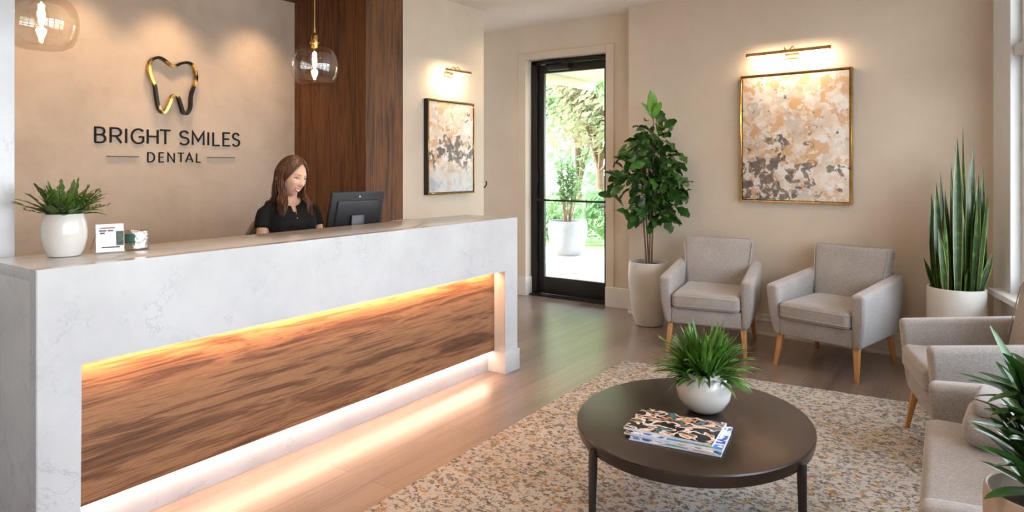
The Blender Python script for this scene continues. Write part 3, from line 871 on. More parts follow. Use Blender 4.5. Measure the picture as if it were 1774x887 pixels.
def place_by_feet(mid, th, off=0.315):
    return (mid[0] - math.sin(th) * off, mid[1] + math.cos(th) * off)
th1 = R(9.5); x, y = place_by_feet((-1.689, 4.95), th1)
armchair('armchair', 'grey-beige armchair beside the tall planter nearest the door', 'armchair', 0.68, (x, y, 0), th1, 'grey-beige armchairs')
th2 = R(-13.5); x, y = place_by_feet((-0.924, 4.951), th2)
armchair('armchair', 'grey-beige armchair under the right edge of the gold framed canvas', 'armchair', 0.665, (x, y, 0), th2, 'grey-beige armchairs')
th3 = R(-74.5); x, y = 0.030, 3.987
armchair('armchair', 'grey-beige armchair in front of the snake plant, its back to the window', 'armchair', 0.68, (x, y, 0.011), th3, 'grey-beige armchairs').scale = (1, 0.86, 1)
th4 = R(-88)
armchair('loveseat', 'wide grey-beige upholstered seat in the right foreground, partly cut off', 'loveseat', 1.18, (0.228, 2.50, 0.011), th4)
# folded blanket on the far end of the loveseat
bk = thing('folded_blanket', 'folded thick beige blanket lying on the foreground loveseat', 'blanket', (0.115, 2.81, 0.478), th4 + R(-6))
bm = B(); box(bm, -0.13, 0.13, -0.16, 0.18, 0, 0.11, 0.045, 5); obj('folded_layer', bm, M['fabric'], bk, angle=70)
bm = B(); box(bm, -0.12, 0.125, -0.13, 0.175, 0.108, 0.165, 0.026, 5); obj('folded_layer', bm, M['fabric'], bk, angle=70)

# ================================================================ COFFEE TABLE
TC = (-0.937, 2.590); TH = 0.42
ta = R(6.5)
t = thing('coffee_table', 'dark bronzed round coffee table on the speckled rug', 'coffee table', (TC[0], TC[1], 0.012), ta)
bm = B()
prof = [(0.0, -0.052), (0.965, -0.052), (0.985, -0.046), (0.995, -0.03), (1.0, -0.006), (0.994, -0.001), (0.985, 0.0), (0.0, 0.0)]
rings = []
n = 96
for r_, z in prof:
    if r_ == 0: rings.append([bm.verts.new((0, 0, TH - 0.012 + z))])
    else: rings.append([bm.verts.new((0.450 * r_ * math.cos(2 * PI * k / n), 0.514 * r_ * math.sin(2 * PI * k / n), TH - 0.012 + z)) for k in range(n)])
for a, b_ in zip(rings[:-1], rings[1:]):
    for k in range(n):
        q = []
        for v in (a[k % len(a)], a[(k + 1) % len(a)], b_[(k + 1) % len(b_)], b_[k % len(b_)]):
            if v not in q: q.append(v)
        bm.faces.new(q)
obj('tabletop', bm, M['table'], t, angle=30)
for ang in (-115.6, -17.3, 112):
    a = R(ang) - ta
    c, s = math.cos(a), math.sin(a)
    k = 1 / math.sqrt((c / 0.450) ** 2 + (s / 0.514) ** 2)
    bm = B()
    rt, rb = k + 0.004, k + 0.012
    ux, uy = -s, c
    def q(r_, tt, z): return (c * r_ + ux * tt, s * r_ + uy * tt, z)
    P = [q(rb - 0.018, -0.009, 0), q(rb, -0.009, 0), q(rb, 0.009, 0), q(rb - 0.018, 0.009, 0),
         q(rt - 0.022, -0.013, 0.385), q(rt + 0.005, -0.013, 0.385), q(rt + 0.005, 0.013, 0.385), q(rt - 0.022, 0.013, 0.385)]
    hexa(bm, P, 0.004, 2); obj('leg', bm, M['table_leg'], t)
# magazines
def mag_mats():
    a = [(0.0, (0.015, 0.014, 0.014)), (0.47, (0.75, 0.68, 0.62)), (0.53, (0.62, 0.28, 0.13)), (0.58, (0.02, 0.02, 0.02)), (0.64, (0.05, 0.22, 0.26))]
    b_ = [(0.0, (0.03, 0.10, 0.45)), (0.45, (0.75, 0.76, 0.80)), (0.55, (0.05, 0.20, 0.60)), (0.62, (0.05, 0.25, 0.22))]
    c = [(0.0, (0.70, 0.68, 0.66)), (0.52, (0.35, 0.12, 0.10)), (0.60, (0.72, 0.70, 0.68))]
    return [print_mat('cover_blue_white', b_, 14, 2.0), print_mat('cover_pale', c, 14, 5.0), print_mat('cover_teal', b_, 11, 9.0), print_mat('cover_black_orange', a, 15, 1.0)]
zc = TH + 0.001
specs = [(0.006, -0.905, 2.375, 8, 'bottom magazine of the stack, blue and white cover edge showing'),
         (0.006, -0.925, 2.385, 3, 'pale magazine second from the bottom of the stack'),
         (0.007, -0.905, 2.390, 8, 'blue-white magazine second from the top of the stack'),
         (0.009, -0.935, 2.400, 5, 'top magazine of the stack, black and orange patterned cover')]
for i, ((th_, mx_, my_, an, lab), cm) in enumerate(zip(specs, mag_mats())):
    t = thing('magazine', lab, 'magazine', (mx_, my_, zc), R(an), 'magazines stacked on the coffee table')
    bm = B()
    nx, ny = 14, 6; W_, D_ = 0.325, 0.225
    top = {}; bot = {}
    for ix in range(nx + 1):
        for iy in range(ny + 1):
            x = -W_ / 2 + W_ * ix / nx; y = -D_ / 2 + D_ * iy / ny
            lift = 0.0035 * (i == 3) * max(0, abs(x) / (W_ / 2)) ** 3 * (0.5 + 0.5 * math.sin(6 * y / D_ + 1))
            top[ix, iy] = bm.verts.new((x, y, th_ + lift)); bot[ix, iy] = bm.verts.new((x, y, lift * 0.3))
    for ix in range(nx):
        for iy in range(ny):
            f = bm.faces.new((top[ix, iy], top[ix + 1, iy], top[ix + 1, iy + 1], top[ix, iy + 1])); f.material_index = 1
            bm.faces.new((bot[ix, iy], bot[ix, iy + 1], bot[ix + 1, iy + 1], bot[ix + 1, iy]))
    for ix in range(nx):
        for iy in (0, ny):
            bm.faces.new((bot[ix, iy], bot[ix + 1, iy], top[ix + 1, iy], top[ix, iy]))
    for iy in range(ny):
        for ix in (0, nx):
            bm.faces.new((bot[ix, iy], bot[ix, iy + 1], top[ix, iy + 1], top[ix, iy]))
    obj('pages', bm, [M['paper'], cm], t)
    zc += th_ + 0.0006

# ================================================================ RUG
bm = B()
RP = [(-2.125, 4.440), (0.17, 4.685), (0.62, 0.55), (-2.03, 0.55)]
hexa(bm, [(*RP[3], 0.0008), (*RP[2], 0.0008), (*RP[1], 0.0008), (*RP[0], 0.0008), (*RP[3], 0.010), (*RP[2], 0.010), (*RP[1], 0.010), (*RP[0], 0.010)], 0.003, 2)
tag(obj('rug', bm, M['rug'], None), 'large speckled beige, grey and ochre area rug under the coffee table', 'rug')

# ================================================================ PLANTS
class Leaves:
    def __init__(s): s.v = []; s.f = []; s.m = []
    def blade(s, p, d, L, W, droop=0.6, seg=6, prof=None, fold=0.25, up=(0, 0, 1), twist=0.0, mi=0, wave=0.0, edge=None, rnd=None):
        p = Vector(p); d = Vector(d).normalized(); up = Vector(up)
        side = d.cross(up)
        if side.length < 0.15: side = d.cross(Vector((math.cos(twist), math.sin(twist), 0.01)))
        side.normalize()
        if twist: side = Matrix.Rotation(twist, 3, d) @ side
        st = L / seg; base = len(s.v)
        rows = []
        for i in range(seg + 1):
            t = i / seg
            w = (prof or (lambda q: math.sin(PI * min(1, q * 0.96 + 0.04)) ** 0.8))(t) * W / 2
            nrm = side.cross(d).normalized()
            wz = wave * W * math.sin(t * 9 + p.x * 50)
            if edge:
                e = w * (1 - edge)
                row = [p - side * w + nrm * (fold * w), p - side * e + nrm * (fold * e), p.copy(), p + side * e + nrm * (fold * e), p + side * w + nrm * (fold * w)]
            else:
                row = [p - side * w + nrm * (fold * w + wz), p.copy(), p + side * w + nrm * (fold * w - wz)]
            rows.append(row)
            p = p + d * st
            d = (d + Vector((0, 0, -1)) * (droop * st / max(L, 1e-6)) * (0.5 + t)).normalized()
            side = (side - d * side.dot(d)).normalized()
        k = len(rows[0])
        for r_ in rows: s.v.extend(r_)
        for i in range(seg):
            for j in range(k - 1):
                a = base + i * k + j
                s.f.append((a, a + 1, a + k + 1, a + k))
                s.m.append((1 if edge and j in (0, k - 2) else mi))
        return p
    def obj(s, name, mats, parent):
        o = obj(name, (s.v, s.f), mats, parent, angle=180)
        mi = s.m
        for p, i in zip(o.data.polygons, mi): p.material_index = i
        return o

def pot_mesh(prof_out, thick, n=56):
    """outer profile bottom->top; returns bmesh with an inner wall"""
    bm = B()
    top = prof_out[-1]
    inner = [(top[0] - thick, top[1] - 0.001), (max(0.01, prof_out[-2][0] - thick), prof_out[-2][1] - 0.01), (max(0.01, prof_out[-3][0] - thick), prof_out[-3][1])]
    lathe(bm, [(0, 0)] + list(prof_out) + [(top[0] - thick * 0.5, top[1] + 0.002)] + inner + [(0, inner[-1][1])], n)
    return bm
def soil_mesh(r_, z, n=32, rng=random.Random(1)):
    bm = B()
    rr = lathe(bm, [(0, z + 0.006), (r_ * 0.35, z + 0.004), (r_ * 0.7, z + 0.002), (r_, z), (r_ * 0.9, z - 0.03), (0, z - 0.03)], n)
    for v in bm.verts:
        if v.co.z > z - 0.01: v.co.z += rng.uniform(-0.003, 0.003)
    return bm

# --- tall broad-leaved plant near the door
rng = random.Random(11)
TP = (-2.435, 5.615)
t = thing('potted_broadleaf_plant', 'tall potted plant with glossy broad dark leaves between door and armchair', 'potted plant', (*TP, 0))
pp = [(0.112, 0.0), (0.122, 0.006), (0.146, 0.08), (0.166, 0.20), (0.181, 0.36), (0.184, 0.46), (0.180, 0.53), (0.176, 0.566)]
obj('planter', pot_mesh(pp, 0.014), M['matte_pot'], t)
obj('soil', soil_mesh(0.162, 0.530), M['soil'], t)
stems = []
for k in range(4):
    a = 2 * PI * k / 4 + 0.5; 
    tip = Vector((0.055 * math.cos(a) - 0.02, 0.055 * math.sin(a), (1.86, 1.70, 1.62, 1.50)[k]))
    base = Vector((0.022 * math.cos(a), 0.022 * math.sin(a), 0.53))
    mid = (base + tip) / 2 + Vector((0.022 * math.cos(a + 1), 0.022 * math.sin(a + 1), 0))
    lowm = base.lerp(mid, 0.5)
    pts = [base, lowm, mid, mid.lerp(tip, 0.5), tip]
    bm = B(); tube(bm, pts, [0.0085, 0.0075, 0.006, 0.005, 0.003], 8); obj('stem', bm, M['bark'], t)
    stems.append(pts)
Lf = Leaves()
obov = lambda q: ((math.sin(PI * min(1.0, 0.03 + 0.97 * q) ** 1.25) ** 0.75) * (0.86 + 0.14 * math.cos(q * 21))) if q < 0.995 else 0.02
def stem_pt(k, z):
    P = stems[k]
    for a, b_ in zip(P[:-1], P[1:]):
        if a.z <= z <= b_.z: return a.lerp(b_, (z - a.z) / (b_.z - a.z))
    return P[-1]
for i in range(300):
    k = rng.randrange(4)
    z = rng.uniform(0.92, stems[k][-1].z)
    p = stem_pt(k, z)
    f = (z - 0.86) / 1.0
    reach = (0.06 + 0.19 * math.sin(PI * min(1, 0.25 + f * 0.72))) * rng.uniform(0.2, 1.05)
    a = rng.uniform(0, 2 * PI)
    dh = Vector((math.cos(a), math.sin(a), rng.uniform(-0.15, 0.55)))
    q = p + Vector((dh.x, dh.y, dh.z * 0.6)) * reach
    q.y = min(q.y, 0.17); q.x += 0.02
    L = rng.uniform(0.13, 0.20) * (1 - 0.2 * f)
    d = Vector((math.cos(a + rng.uniform(-0.9, 0.9)), math.sin(a + rng.uniform(-0.9, 0.9)), rng.uniform(-1.1, 0.9)))
    if q.y > 0.08: d.y = -abs(d.y) * 0.3
    Lf.blade(q, d, L, L * rng.uniform(0.5, 0.68), droop=rng.uniform(0.2, 1.3), seg=10, prof=obov, fold=rng.uniform(0.05, 0.5), wave=0.08, twist=rng.uniform(-1.1, 1.1))
    Lf.blade(p, (q - p), (q - p).length, 0.006, droop=0, seg=2, prof=lambda q_: 1, mi=0)
bl_ = None
for (dx, dy, zz, L, tw) in ((0.02, -0.3, 1.0, 0.27, 0.1), (-0.5, -0.35, 0.9, 0.19, 0.3), (0.55, -0.2, 1.0, 0.18, -0.3), (-0.15, -0.1, 1.0, 0.20, 0.9)):
    Lf.blade(stems[0][-1] - Vector((0, 0, 0.02)), (dx, dy, zz), L, L * 0.52, droop=0.15, prof=obov, fold=0.25, twist=tw, mi=1, up=(0.8, -0.57, 0) if tw < .2 and tw > 0 else (0, 0, 1))
M['leaf_new'] = leaf_mat('fresh_green_leaf', (0.08, 0.20, 0.02), (0.16, 0.32, 0.04), 0.35, 8)
Lf.obj('foliage', [M['leaf_big'], M['leaf_new']], t)

# --- snake plant in the corner
SP = (-0.130, 5.345)
t = thing('potted_snake_plant', 'tall snake plant with upright pointed leaves in white pot by the window corner', 'potted plant', (*SP, 0))
pp = [(0.140, 0.0), (0.152, 0.006), (0.160, 0.05), (0.167, 0.2), (0.170, 0.45), (0.170, 0.58), (0.168, 0.612)]
obj('planter', pot_mesh(pp, 0.014), M['matte_pot'], t)
obj('soil', soil_mesh(0.155, 0.575), M['soil'], t)
rng = random.Random(5)
Lf = Leaves()
sword = lambda q: (0.62 + 0.38 * math.sin(PI * min(1, q * 1.1))) * (1 if q < 0.55 else max(0.02, 1 - ((q - 0.55) / 0.45) ** 2.3))
v0 = 4.45
rt = (math.cos(R(35.05)), math.sin(R(35.05)))
tips = [(1673, 215), (1645, 237), (1687, 245), (1616, 312), (1634, 296), (1664, 283), (1694, 285), (1710, 342), (1612, 392), (1704, 402), (1609, 447), (1697, 320), (1652, 330), (1625, 360), (1680, 340), (1640, 400), (1670, 380), (1700, 455), (1620, 430), (1655, 430), (1690, 420), (1634, 450), (1665, 300), (1648, 290), (1677, 440), (1646, 360), (1662, 350), (1684, 400), (1630, 400), (1695, 380), (1668, 460), (1645, 470), (1686, 470), (1620, 465), (1656, 250), (1650, 305), (1672, 270), (1684, 300), (1640, 330), (1700, 360), (1628, 335), (1676, 345), (1660, 395), (1648, 420), (1692, 440), (1615, 445), (1706, 430)]
for i, (tx, ty) in enumerate(tips):
    lat = (tx - 1658) / 1156 * v0
    z = 1.42 - (ty - 288) / 1156 * v0
    back = rng.uniform(-0.09, 0.09)
    bl = lat * rng.uniform(0.6, 0.85); bb = back * 0.8
    bp = Vector((rt[0] * bl - rt[1] * bb, rt[1] * bl + rt[0] * bb, 0.57))
    if bp.xy.length > 0.125: bp.x *= 0.125 / bp.xy.length; bp.y *= 0.125 / bp.xy.length
    tp = Vector((rt[0] * lat - rt[1] * back, rt[1] * lat + rt[0] * back, z))
    d = tp - bp
    Lf.blade(bp, d, d.length, rng.uniform(0.036, 0.056), droop=rng.uniform(0, 0.10), seg=10, prof=sword, fold=rng.uniform(0.15, 0.5), twist=rng.uniform(-0.6, 0.6) , up=(rt[1], -rt[0], 0), edge=0.14)
Lf.obj('foliage', [M['leaf_snake'], M['leaf_edge']], t)

# --- grassy plant in the round bowl on the coffee table
BP = (-0.925, 2.685)
t = thing('potted_grass_plant', 'bushy bright green plant in a round white bowl on the coffee table', 'potted plant', (*BP, TH + 0.0005))
pp = [(0.040, 0.0), (0.055, 0.003), (0.082, 0.022), (0.104, 0.058), (0.110, 0.092), (0.105, 0.124), (0.090, 0.152), (0.081, 0.162)]
obj('bowl', pot_mesh(pp, 0.007), M['ceramic'], t)
obj('soil', soil_mesh(0.078, 0.143), M['soil'], t)
rng = random.Random(21); Lf = Leaves()
lance = lambda q: math.sin(PI * (0.06 + 0.93 * q) ** 0.8) ** 0.7
for i in range(340):
    a = rng.uniform(0, 2 * PI); r0 = 0.052 * math.sqrt(rng.random())
    el = rng.uniform(5, 88) if i > 110 else rng.uniform(40, 88)
    L = rng.uniform(0.12, 0.215) * (0.85 + 0.25 * math.sin(R(el)))
    d = Vector((math.cos(a) * math.cos(R(el)), math.sin(a) * math.cos(R(el)), math.sin(R(el))))
    Lf.blade((r0 * math.cos(a), r0 * math.sin(a), 0.135), d, L, rng.uniform(0.013, 0.024), droop=rng.uniform(0.3, 1.6), seg=7, prof=lance, fold=0.35, twist=rng.uniform(-.4, .4))
Lf.obj('foliage', M['leaf_grass'], t)

# --- fern in the white pot on the counter
FP = (-2.995, 1.155)
t = thing('potted_fern', 'small fern with jagged fronds in a white pot on the reception counter', 'potted plant', (*FP, 1.0615))
pp = [(0.050, 0.0), (0.057, 0.003), (0.070, 0.03), (0.079, 0.07), (0.080, 0.10), (0.077, 0.135), (0.070, 0.160), (0.068, 0.168)]
obj('pot', pot_mesh(pp, 0.006), M['ceramic'], t)
obj('soil', soil_mesh(0.064, 0.153), M['soil'], t)
rng = random.Random(8); Lf = Leaves()
for i in range(46):
    a = 2 * PI * i / 46 * 5 + rng.uniform(-.3, .3)
    el = rng.uniform(18, 82)
    L = rng.uniform(0.09, 0.165)
    d = Vector((math.cos(a) * math.cos(R(el)), math.sin(a) * math.cos(R(el)), math.sin(R(el))))
    p = Vector((0.03 * math.cos(a), 0.03 * math.sin(a), 0.155))
    jag = lambda q, s=rng.random() * 6: (0.45 + 0.55 * abs(math.sin(q * 17 + s))) * math.sin(PI * (0.08 + 0.9 * q)) ** 0.6
    Lf.blade(p, d, L, rng.uniform(0.020, 0.032), droop=rng.uniform(0.2, 0.9), seg=16, prof=jag, fold=0.3, twist=rng.uniform(-.5, .5))
for i in range(40):
    a = rng.uniform(0, 2 * PI); el = rng.uniform(30, 80)
    d = Vector((math.cos(a) * math.cos(R(el)), math.sin(a) * math.cos(R(el)), math.sin(R(el))))
    Lf.blade((0.04 * math.cos(a), 0.04 * math.sin(a), 0.155), d, rng.uniform(0.06, 0.11), 0.026, droop=0.5, seg=6, fold=0.2, prof=lance)
for i in range(30):
    a = rng.uniform(0, 2 * PI); el = rng.uniform(12, 80)
    d = Vector((math.cos(a) * math.cos(R(el)), math.sin(a) * math.cos(R(el)), math.sin(R(el)) + 0.1)).normalized()
    p = Vector((0.03 * math.cos(a), 0.03 * math.sin(a), 0.155)); L = rng.uniform(0.11, 0.155)
    Lf.blade(p, d, L, 0.0035, droop=0.25, seg=6, prof=lambda q_: 1, fold=0)
    for j in range(9):
        u = 0.45 + 0.55 * j / 8
        sd_ = d.cross(Vector((0, 0, 1))).normalized() * (1 if j % 2 else -1)
        Lf.blade(p + d * (L * u) - Vector((0, 0, 0.10 * L * u * u)), d * 0.8 + sd_ * 0.8 + Vector((0, 0, rng.uniform(-.3, .4))), rng.uniform(0.018, 0.032), 0.010, droop=0.3, seg=3, prof=lance, fold=0.2)
Lf.obj('foliage', M['leaf_fern'], t)

# --- foreground plant, on a slim side table beside the loveseat
GP = (0.11, 1.655); SZ = 0.478
t = thing('side_table', 'slim side table at the lower right edge holding a leafy pot', 'side table', (*GP, 0.012))
bm = B(); lathe(bm, [(0, SZ - 0.035), (0.135, SZ - 0.035), (0.14, SZ - 0.028), (0.14, SZ - 0.013), (0, SZ - 0.012)], 40); obj('tabletop', bm, M['table'], t)
bm = B(); tube(bm, [(0, 0, 0.012), (0, 0, SZ - 0.034)], 0.014, 12); obj('pole', bm, M['table_leg'], t)
bm = B(); lathe(bm, [(0, 0), (0.12, 0), (0.12, 0.008), (0.02, 0.014), (0, 0.014)], 36); obj('base', bm, M['table_leg'], t)
t = thing('potted_leafy_plant', 'dark pointed-leaf plant in a beige pot at the lower right corner', 'potted plant', (*GP, SZ + 0.0005))
pp = [(0.075, 0.0), (0.082, 0.004), (0.094, 0.06), (0.103, 0.15), (0.106, 0.24), (0.106, 0.285), (0.104, 0.305)]
obj('pot', pot_mesh(pp, 0.006), plain('beige_pot', (0.50, 0.38, 0.29), 0.5, var=0.06), t)
obj('soil', soil_mesh(0.095, 0.275), M['soil'], t)
rng = random.Random(33); Lf = Leaves()
for i in range(130):
    a = rng.uniform(0, 2 * PI); el = rng.uniform(5, 75); zb = rng.uniform(0.29, 0.50)
    d = Vector((math.cos(a) * math.cos(R(el)), math.sin(a) * math.cos(R(el)), math.sin(R(el))))
    Lf.blade((0.025 * math.cos(a), 0.025 * math.sin(a), zb), d, rng.uniform(0.085, 0.130), rng.uniform(0.022, 0.034), droop=rng.uniform(0.2, 0.9), seg=8, prof=lance, fold=0.3, twist=rng.uniform(-.5, .5))
for (lx, L) in ((-0.062, 0.26), (-0.05, 0.19), (0.02, 0.22)):
    Lf.blade((0, 0, 0.40), (lx * 8 * rt[0], lx * 8 * rt[1], 1.0), L, 0.034, droop=0.0, seg=10, prof=lance, fold=0.4, up=(rt[1], -rt[0], 0), twist=0.4)
Lf.obj('foliage', M['leaf_big'], t)
bm = B(); 
for k in range(5):
    a = 2 * PI * k / 5; tube(bm, [(0.01 * math.cos(a), 0.01 * math.sin(a), 0.27), (0.025 * math.cos(a), 0.025 * math.sin(a), 0.50)], 0.004, 6)
obj('stem', bm, leaf_mat('green_stem', (0.05, 0.11, 0.02), (0.08, 0.15, 0.03)), t)

# ================================================================ COUNTER ITEMS
CZ = 1.0615
t = thing('card_stand', 'clear stand with a white information card beside the fern pot', 'card stand', (-2.965, 1.312, CZ), R(70))
bm = B()
hexa(bm, [(-0.055, -0.05, 0), (0.055, -0.05, 0), (0.055, 0.03, 0), (-0.055, 0.03, 0), (-0.055, -0.05, 0.004), (0.055, -0.05, 0.004), (0.055, 0.03, 0.004), (-0.055, 0.03, 0.004)], 0.001, 1)
M['acrylic'] = thin_glass('clear_acrylic', (0.95, 0.95, 0.95), 0.05, 0.10, 0.7)
obj('acrylic_base', bm, M['acrylic'], t)
def leanbox(bm, x0, x1, z0, z1, th_, off=0.0, lean=0.28):
    f = lambda x, d, z: (x, -0.03 + off + d + lean * z, z)
    hexa(bm, [f(x0, 0, z0), f(x1, 0, z0), f(x1, th_, z0), f(x0, th_, z0), f(x0, 0, z1), f(x1, 0, z1), f(x1, th_, z1), f(x0, th_, z1)])
bm = B(); leanbox(bm, -0.05, 0.05, 0.005, 0.118, 0.002); card = obj('card', bm, M['paper'], t, smooth=False)
bm = B(); leanbox(bm, 0.022, 0.049, 0.03, 0.088, 0.001, -0.0012); obj('card_photo', bm, plain('card_green', (0.06, 0.10, 0.07), 0.4, var=0.5, vs=60), card, smooth=False)
bm = B()
for (x0, x1, z) in ((-0.038, -0.012, 0.088), (-0.008, 0.012, 0.088), (-0.036, -0.018, 0.078)): leanbox(bm, x0, x1, z, z + 0.006, 0.001, -0.0012)
obj('card_print', bm, plain('card_blue_print', (0.07, 0.10, 0.20), 0.4), card, smooth=False)
bm = B(); leanbox(bm, -0.035, 0.018, 0.100, 0.104, 0.001, -0.0012); obj('card_print', bm, plain('card_red_print', (0.45, 0.06, 0.04), 0.4), card, smooth=False)
bm = B(); leanbox(bm, -0.03, 0.035, 0.022, 0.026, 0.001, -0.0012); obj('card_print', bm, M['black'], card, smooth=False)
bm = B(); tube(bm, [(-0.07, 0.03, 0.001), (-0.045, 0.01, 0.09)], 0.0016, 6); obj('stand_wire', bm, M['brass'], t)
t = thing('candle_holder', 'small hammered silver cup with a green panel on the counter', 'candle holder', (-2.985, 1.430, CZ), R(60))
bm = B(); lathe(bm, [(0, 0), (0.040, 0), (0.044, 0.004), (0.046, 0.012), (0.043, 0.02), (0.046, 0.03), (0.047, 0.055), (0.045, 0.080), (0.043, 0.082), (0.040, 0.079), (0.041, 0.03), (0, 0.028)], 40)
for v in bm.verts:
    a = math.atan2(v.co.y, v.co.x); rr = v.co.xy.length
    if rr > 0.03:
        k = 1 + 0.025 * math.sin(a * 9) * math.sin(v.co.z * 260); v.co.x *= k; v.co.y *= k
cup = obj('cup', bm, M['silver'], t)
bm = B()
for k in range(8):
    a0 = R(-150 + k * 7); a1 = R(-150 + (k + 1) * 7)
    vs = [bm.verts.new((0.0485 * math.cos(a), 0.0485 * math.sin(a), z)) for a, z in ((a0, 0.03), (a1, 0.03), (a1, 0.07), (a0, 0.07))]
    bm.faces.new(vs)
obj('green_panel', bm, M['green_glass'], cup)

# monitor on the work desk, back towards the visitor
mn = Vector((-0.94, 0.20, 0)).normalized()      # screen normal (towards the receptionist)
MR = math.atan2(mn.y, mn.x) + PI / 2             # local -y = screen normal
t = thing('computer_monitor', 'black computer monitor seen from behind, in front of the receptionist', 'monitor', (-3.28, 2.898, 0.785), MR)
tilt = 0.32
def mb(bm, x0, x1, y0, y1, z0, z1, bev):   # leaning box: back leans away with height (+y at top)
    f = lambda x, y, z: (x, y + tilt * 0 + (z - 0.22) * tilt, z)
    hexa(bm, [f(x0, y0, z0), f(x1, y0, z0), f(x1, y1, z0), f(x0, y1, z0), f(x0, y0, z1), f(x1, y0, z1), f(x1, y1, z1), f(x0, y1, z1)], bev, 3)
bm = B(); mb(bm, -0.187, 0.187, -0.012, 0.016, 0.175, 0.475, 0.006); sh = obj('display_panel', bm, M['screen_plastic'], t)
bm = B(); mb(bm, -0.145, 0.145, 0.014, 0.030, 0.21, 0.42, 0.010); obj('rear_cover', bm, M['screen_plastic'], sh)
bm = B(); mb(bm, -0.18, 0.18, -0.0135, -0.0115, 0.19, 0.465, 0); obj('screen', bm, M['screen'], sh, smooth=False)
bm = B(); tube(bm, [(0, 0.02 + 0.235 * tilt, 0.445), (0, 0.024 + 0.235 * tilt, 0.445)], 0.006, 12); obj('badge', bm, plain('grey_badge', (0.2, 0.2, 0.2), 0.3, 0.8), sh)
bm = B(); hexa(bm, [(-0.055, 0.03, 0.012), (0.055, 0.03, 0.012), (0.055, 0.055, 0.012), (-0.055, 0.055, 0.012), (-0.045, 0.06, 0.33), (0.045, 0.06, 0.33), (0.045, 0.082, 0.33), (-0.045, 0.082, 0.33)], 0.006, 2); obj('stand_neck', bm, M['screen_plastic'], t)
bm = B(); box(bm, -0.12, 0.12, -0.09, 0.11, 0, 0.014, 0.005, 2); obj('stand_base', bm, M['screen_plastic'], t)
# keyboard
t = thing('keyboard', 'black keyboard on the work surface behind the counter', 'keyboard', (-3.47, 2.74, 0.785), R(78))
bm = B(); box(bm, -0.20, 0.20, -0.06, 0.06, 0, 0.014, 0.004); obj('keyboard_body', bm, M['screen_plastic'], t)
bm = B()
for iy in range(5):
    for ix in range(14):
        x = -0.186 + ix * 0.0268; y = -0.05 + iy * 0.021
        box(bm, x, x + 0.023, y, y + 0.017, 0.0135, 0.018)
obj('keys', bm, M['black_metal'], t, smooth=False)
# low sorter seen over the far end of the counter
t = thing('paper_tray', 'pale low letter tray at the far end of the counter', 'tray', (-3.36, 3.55, 0.785), R(90))
bm = B()
box(bm, -0.10, 0.10, -0.14, 0.14, 0, 0.01); box(bm, -0.10, -0.09, -0.14, 0.14, 0.01, 0.24); box(bm, 0.09, 0.10, -0.14, 0.14, 0.01, 0.24); box(bm, -0.10, 0.10, 0.13, 0.14, 0.01, 0.24)
for z in (0.09, 0.17, 0.235): box(bm, -0.09, 0.09, -0.14, 0.13, z, z + 0.006)
obj('tray_body', bm, M['outlet'], t, smooth=False)

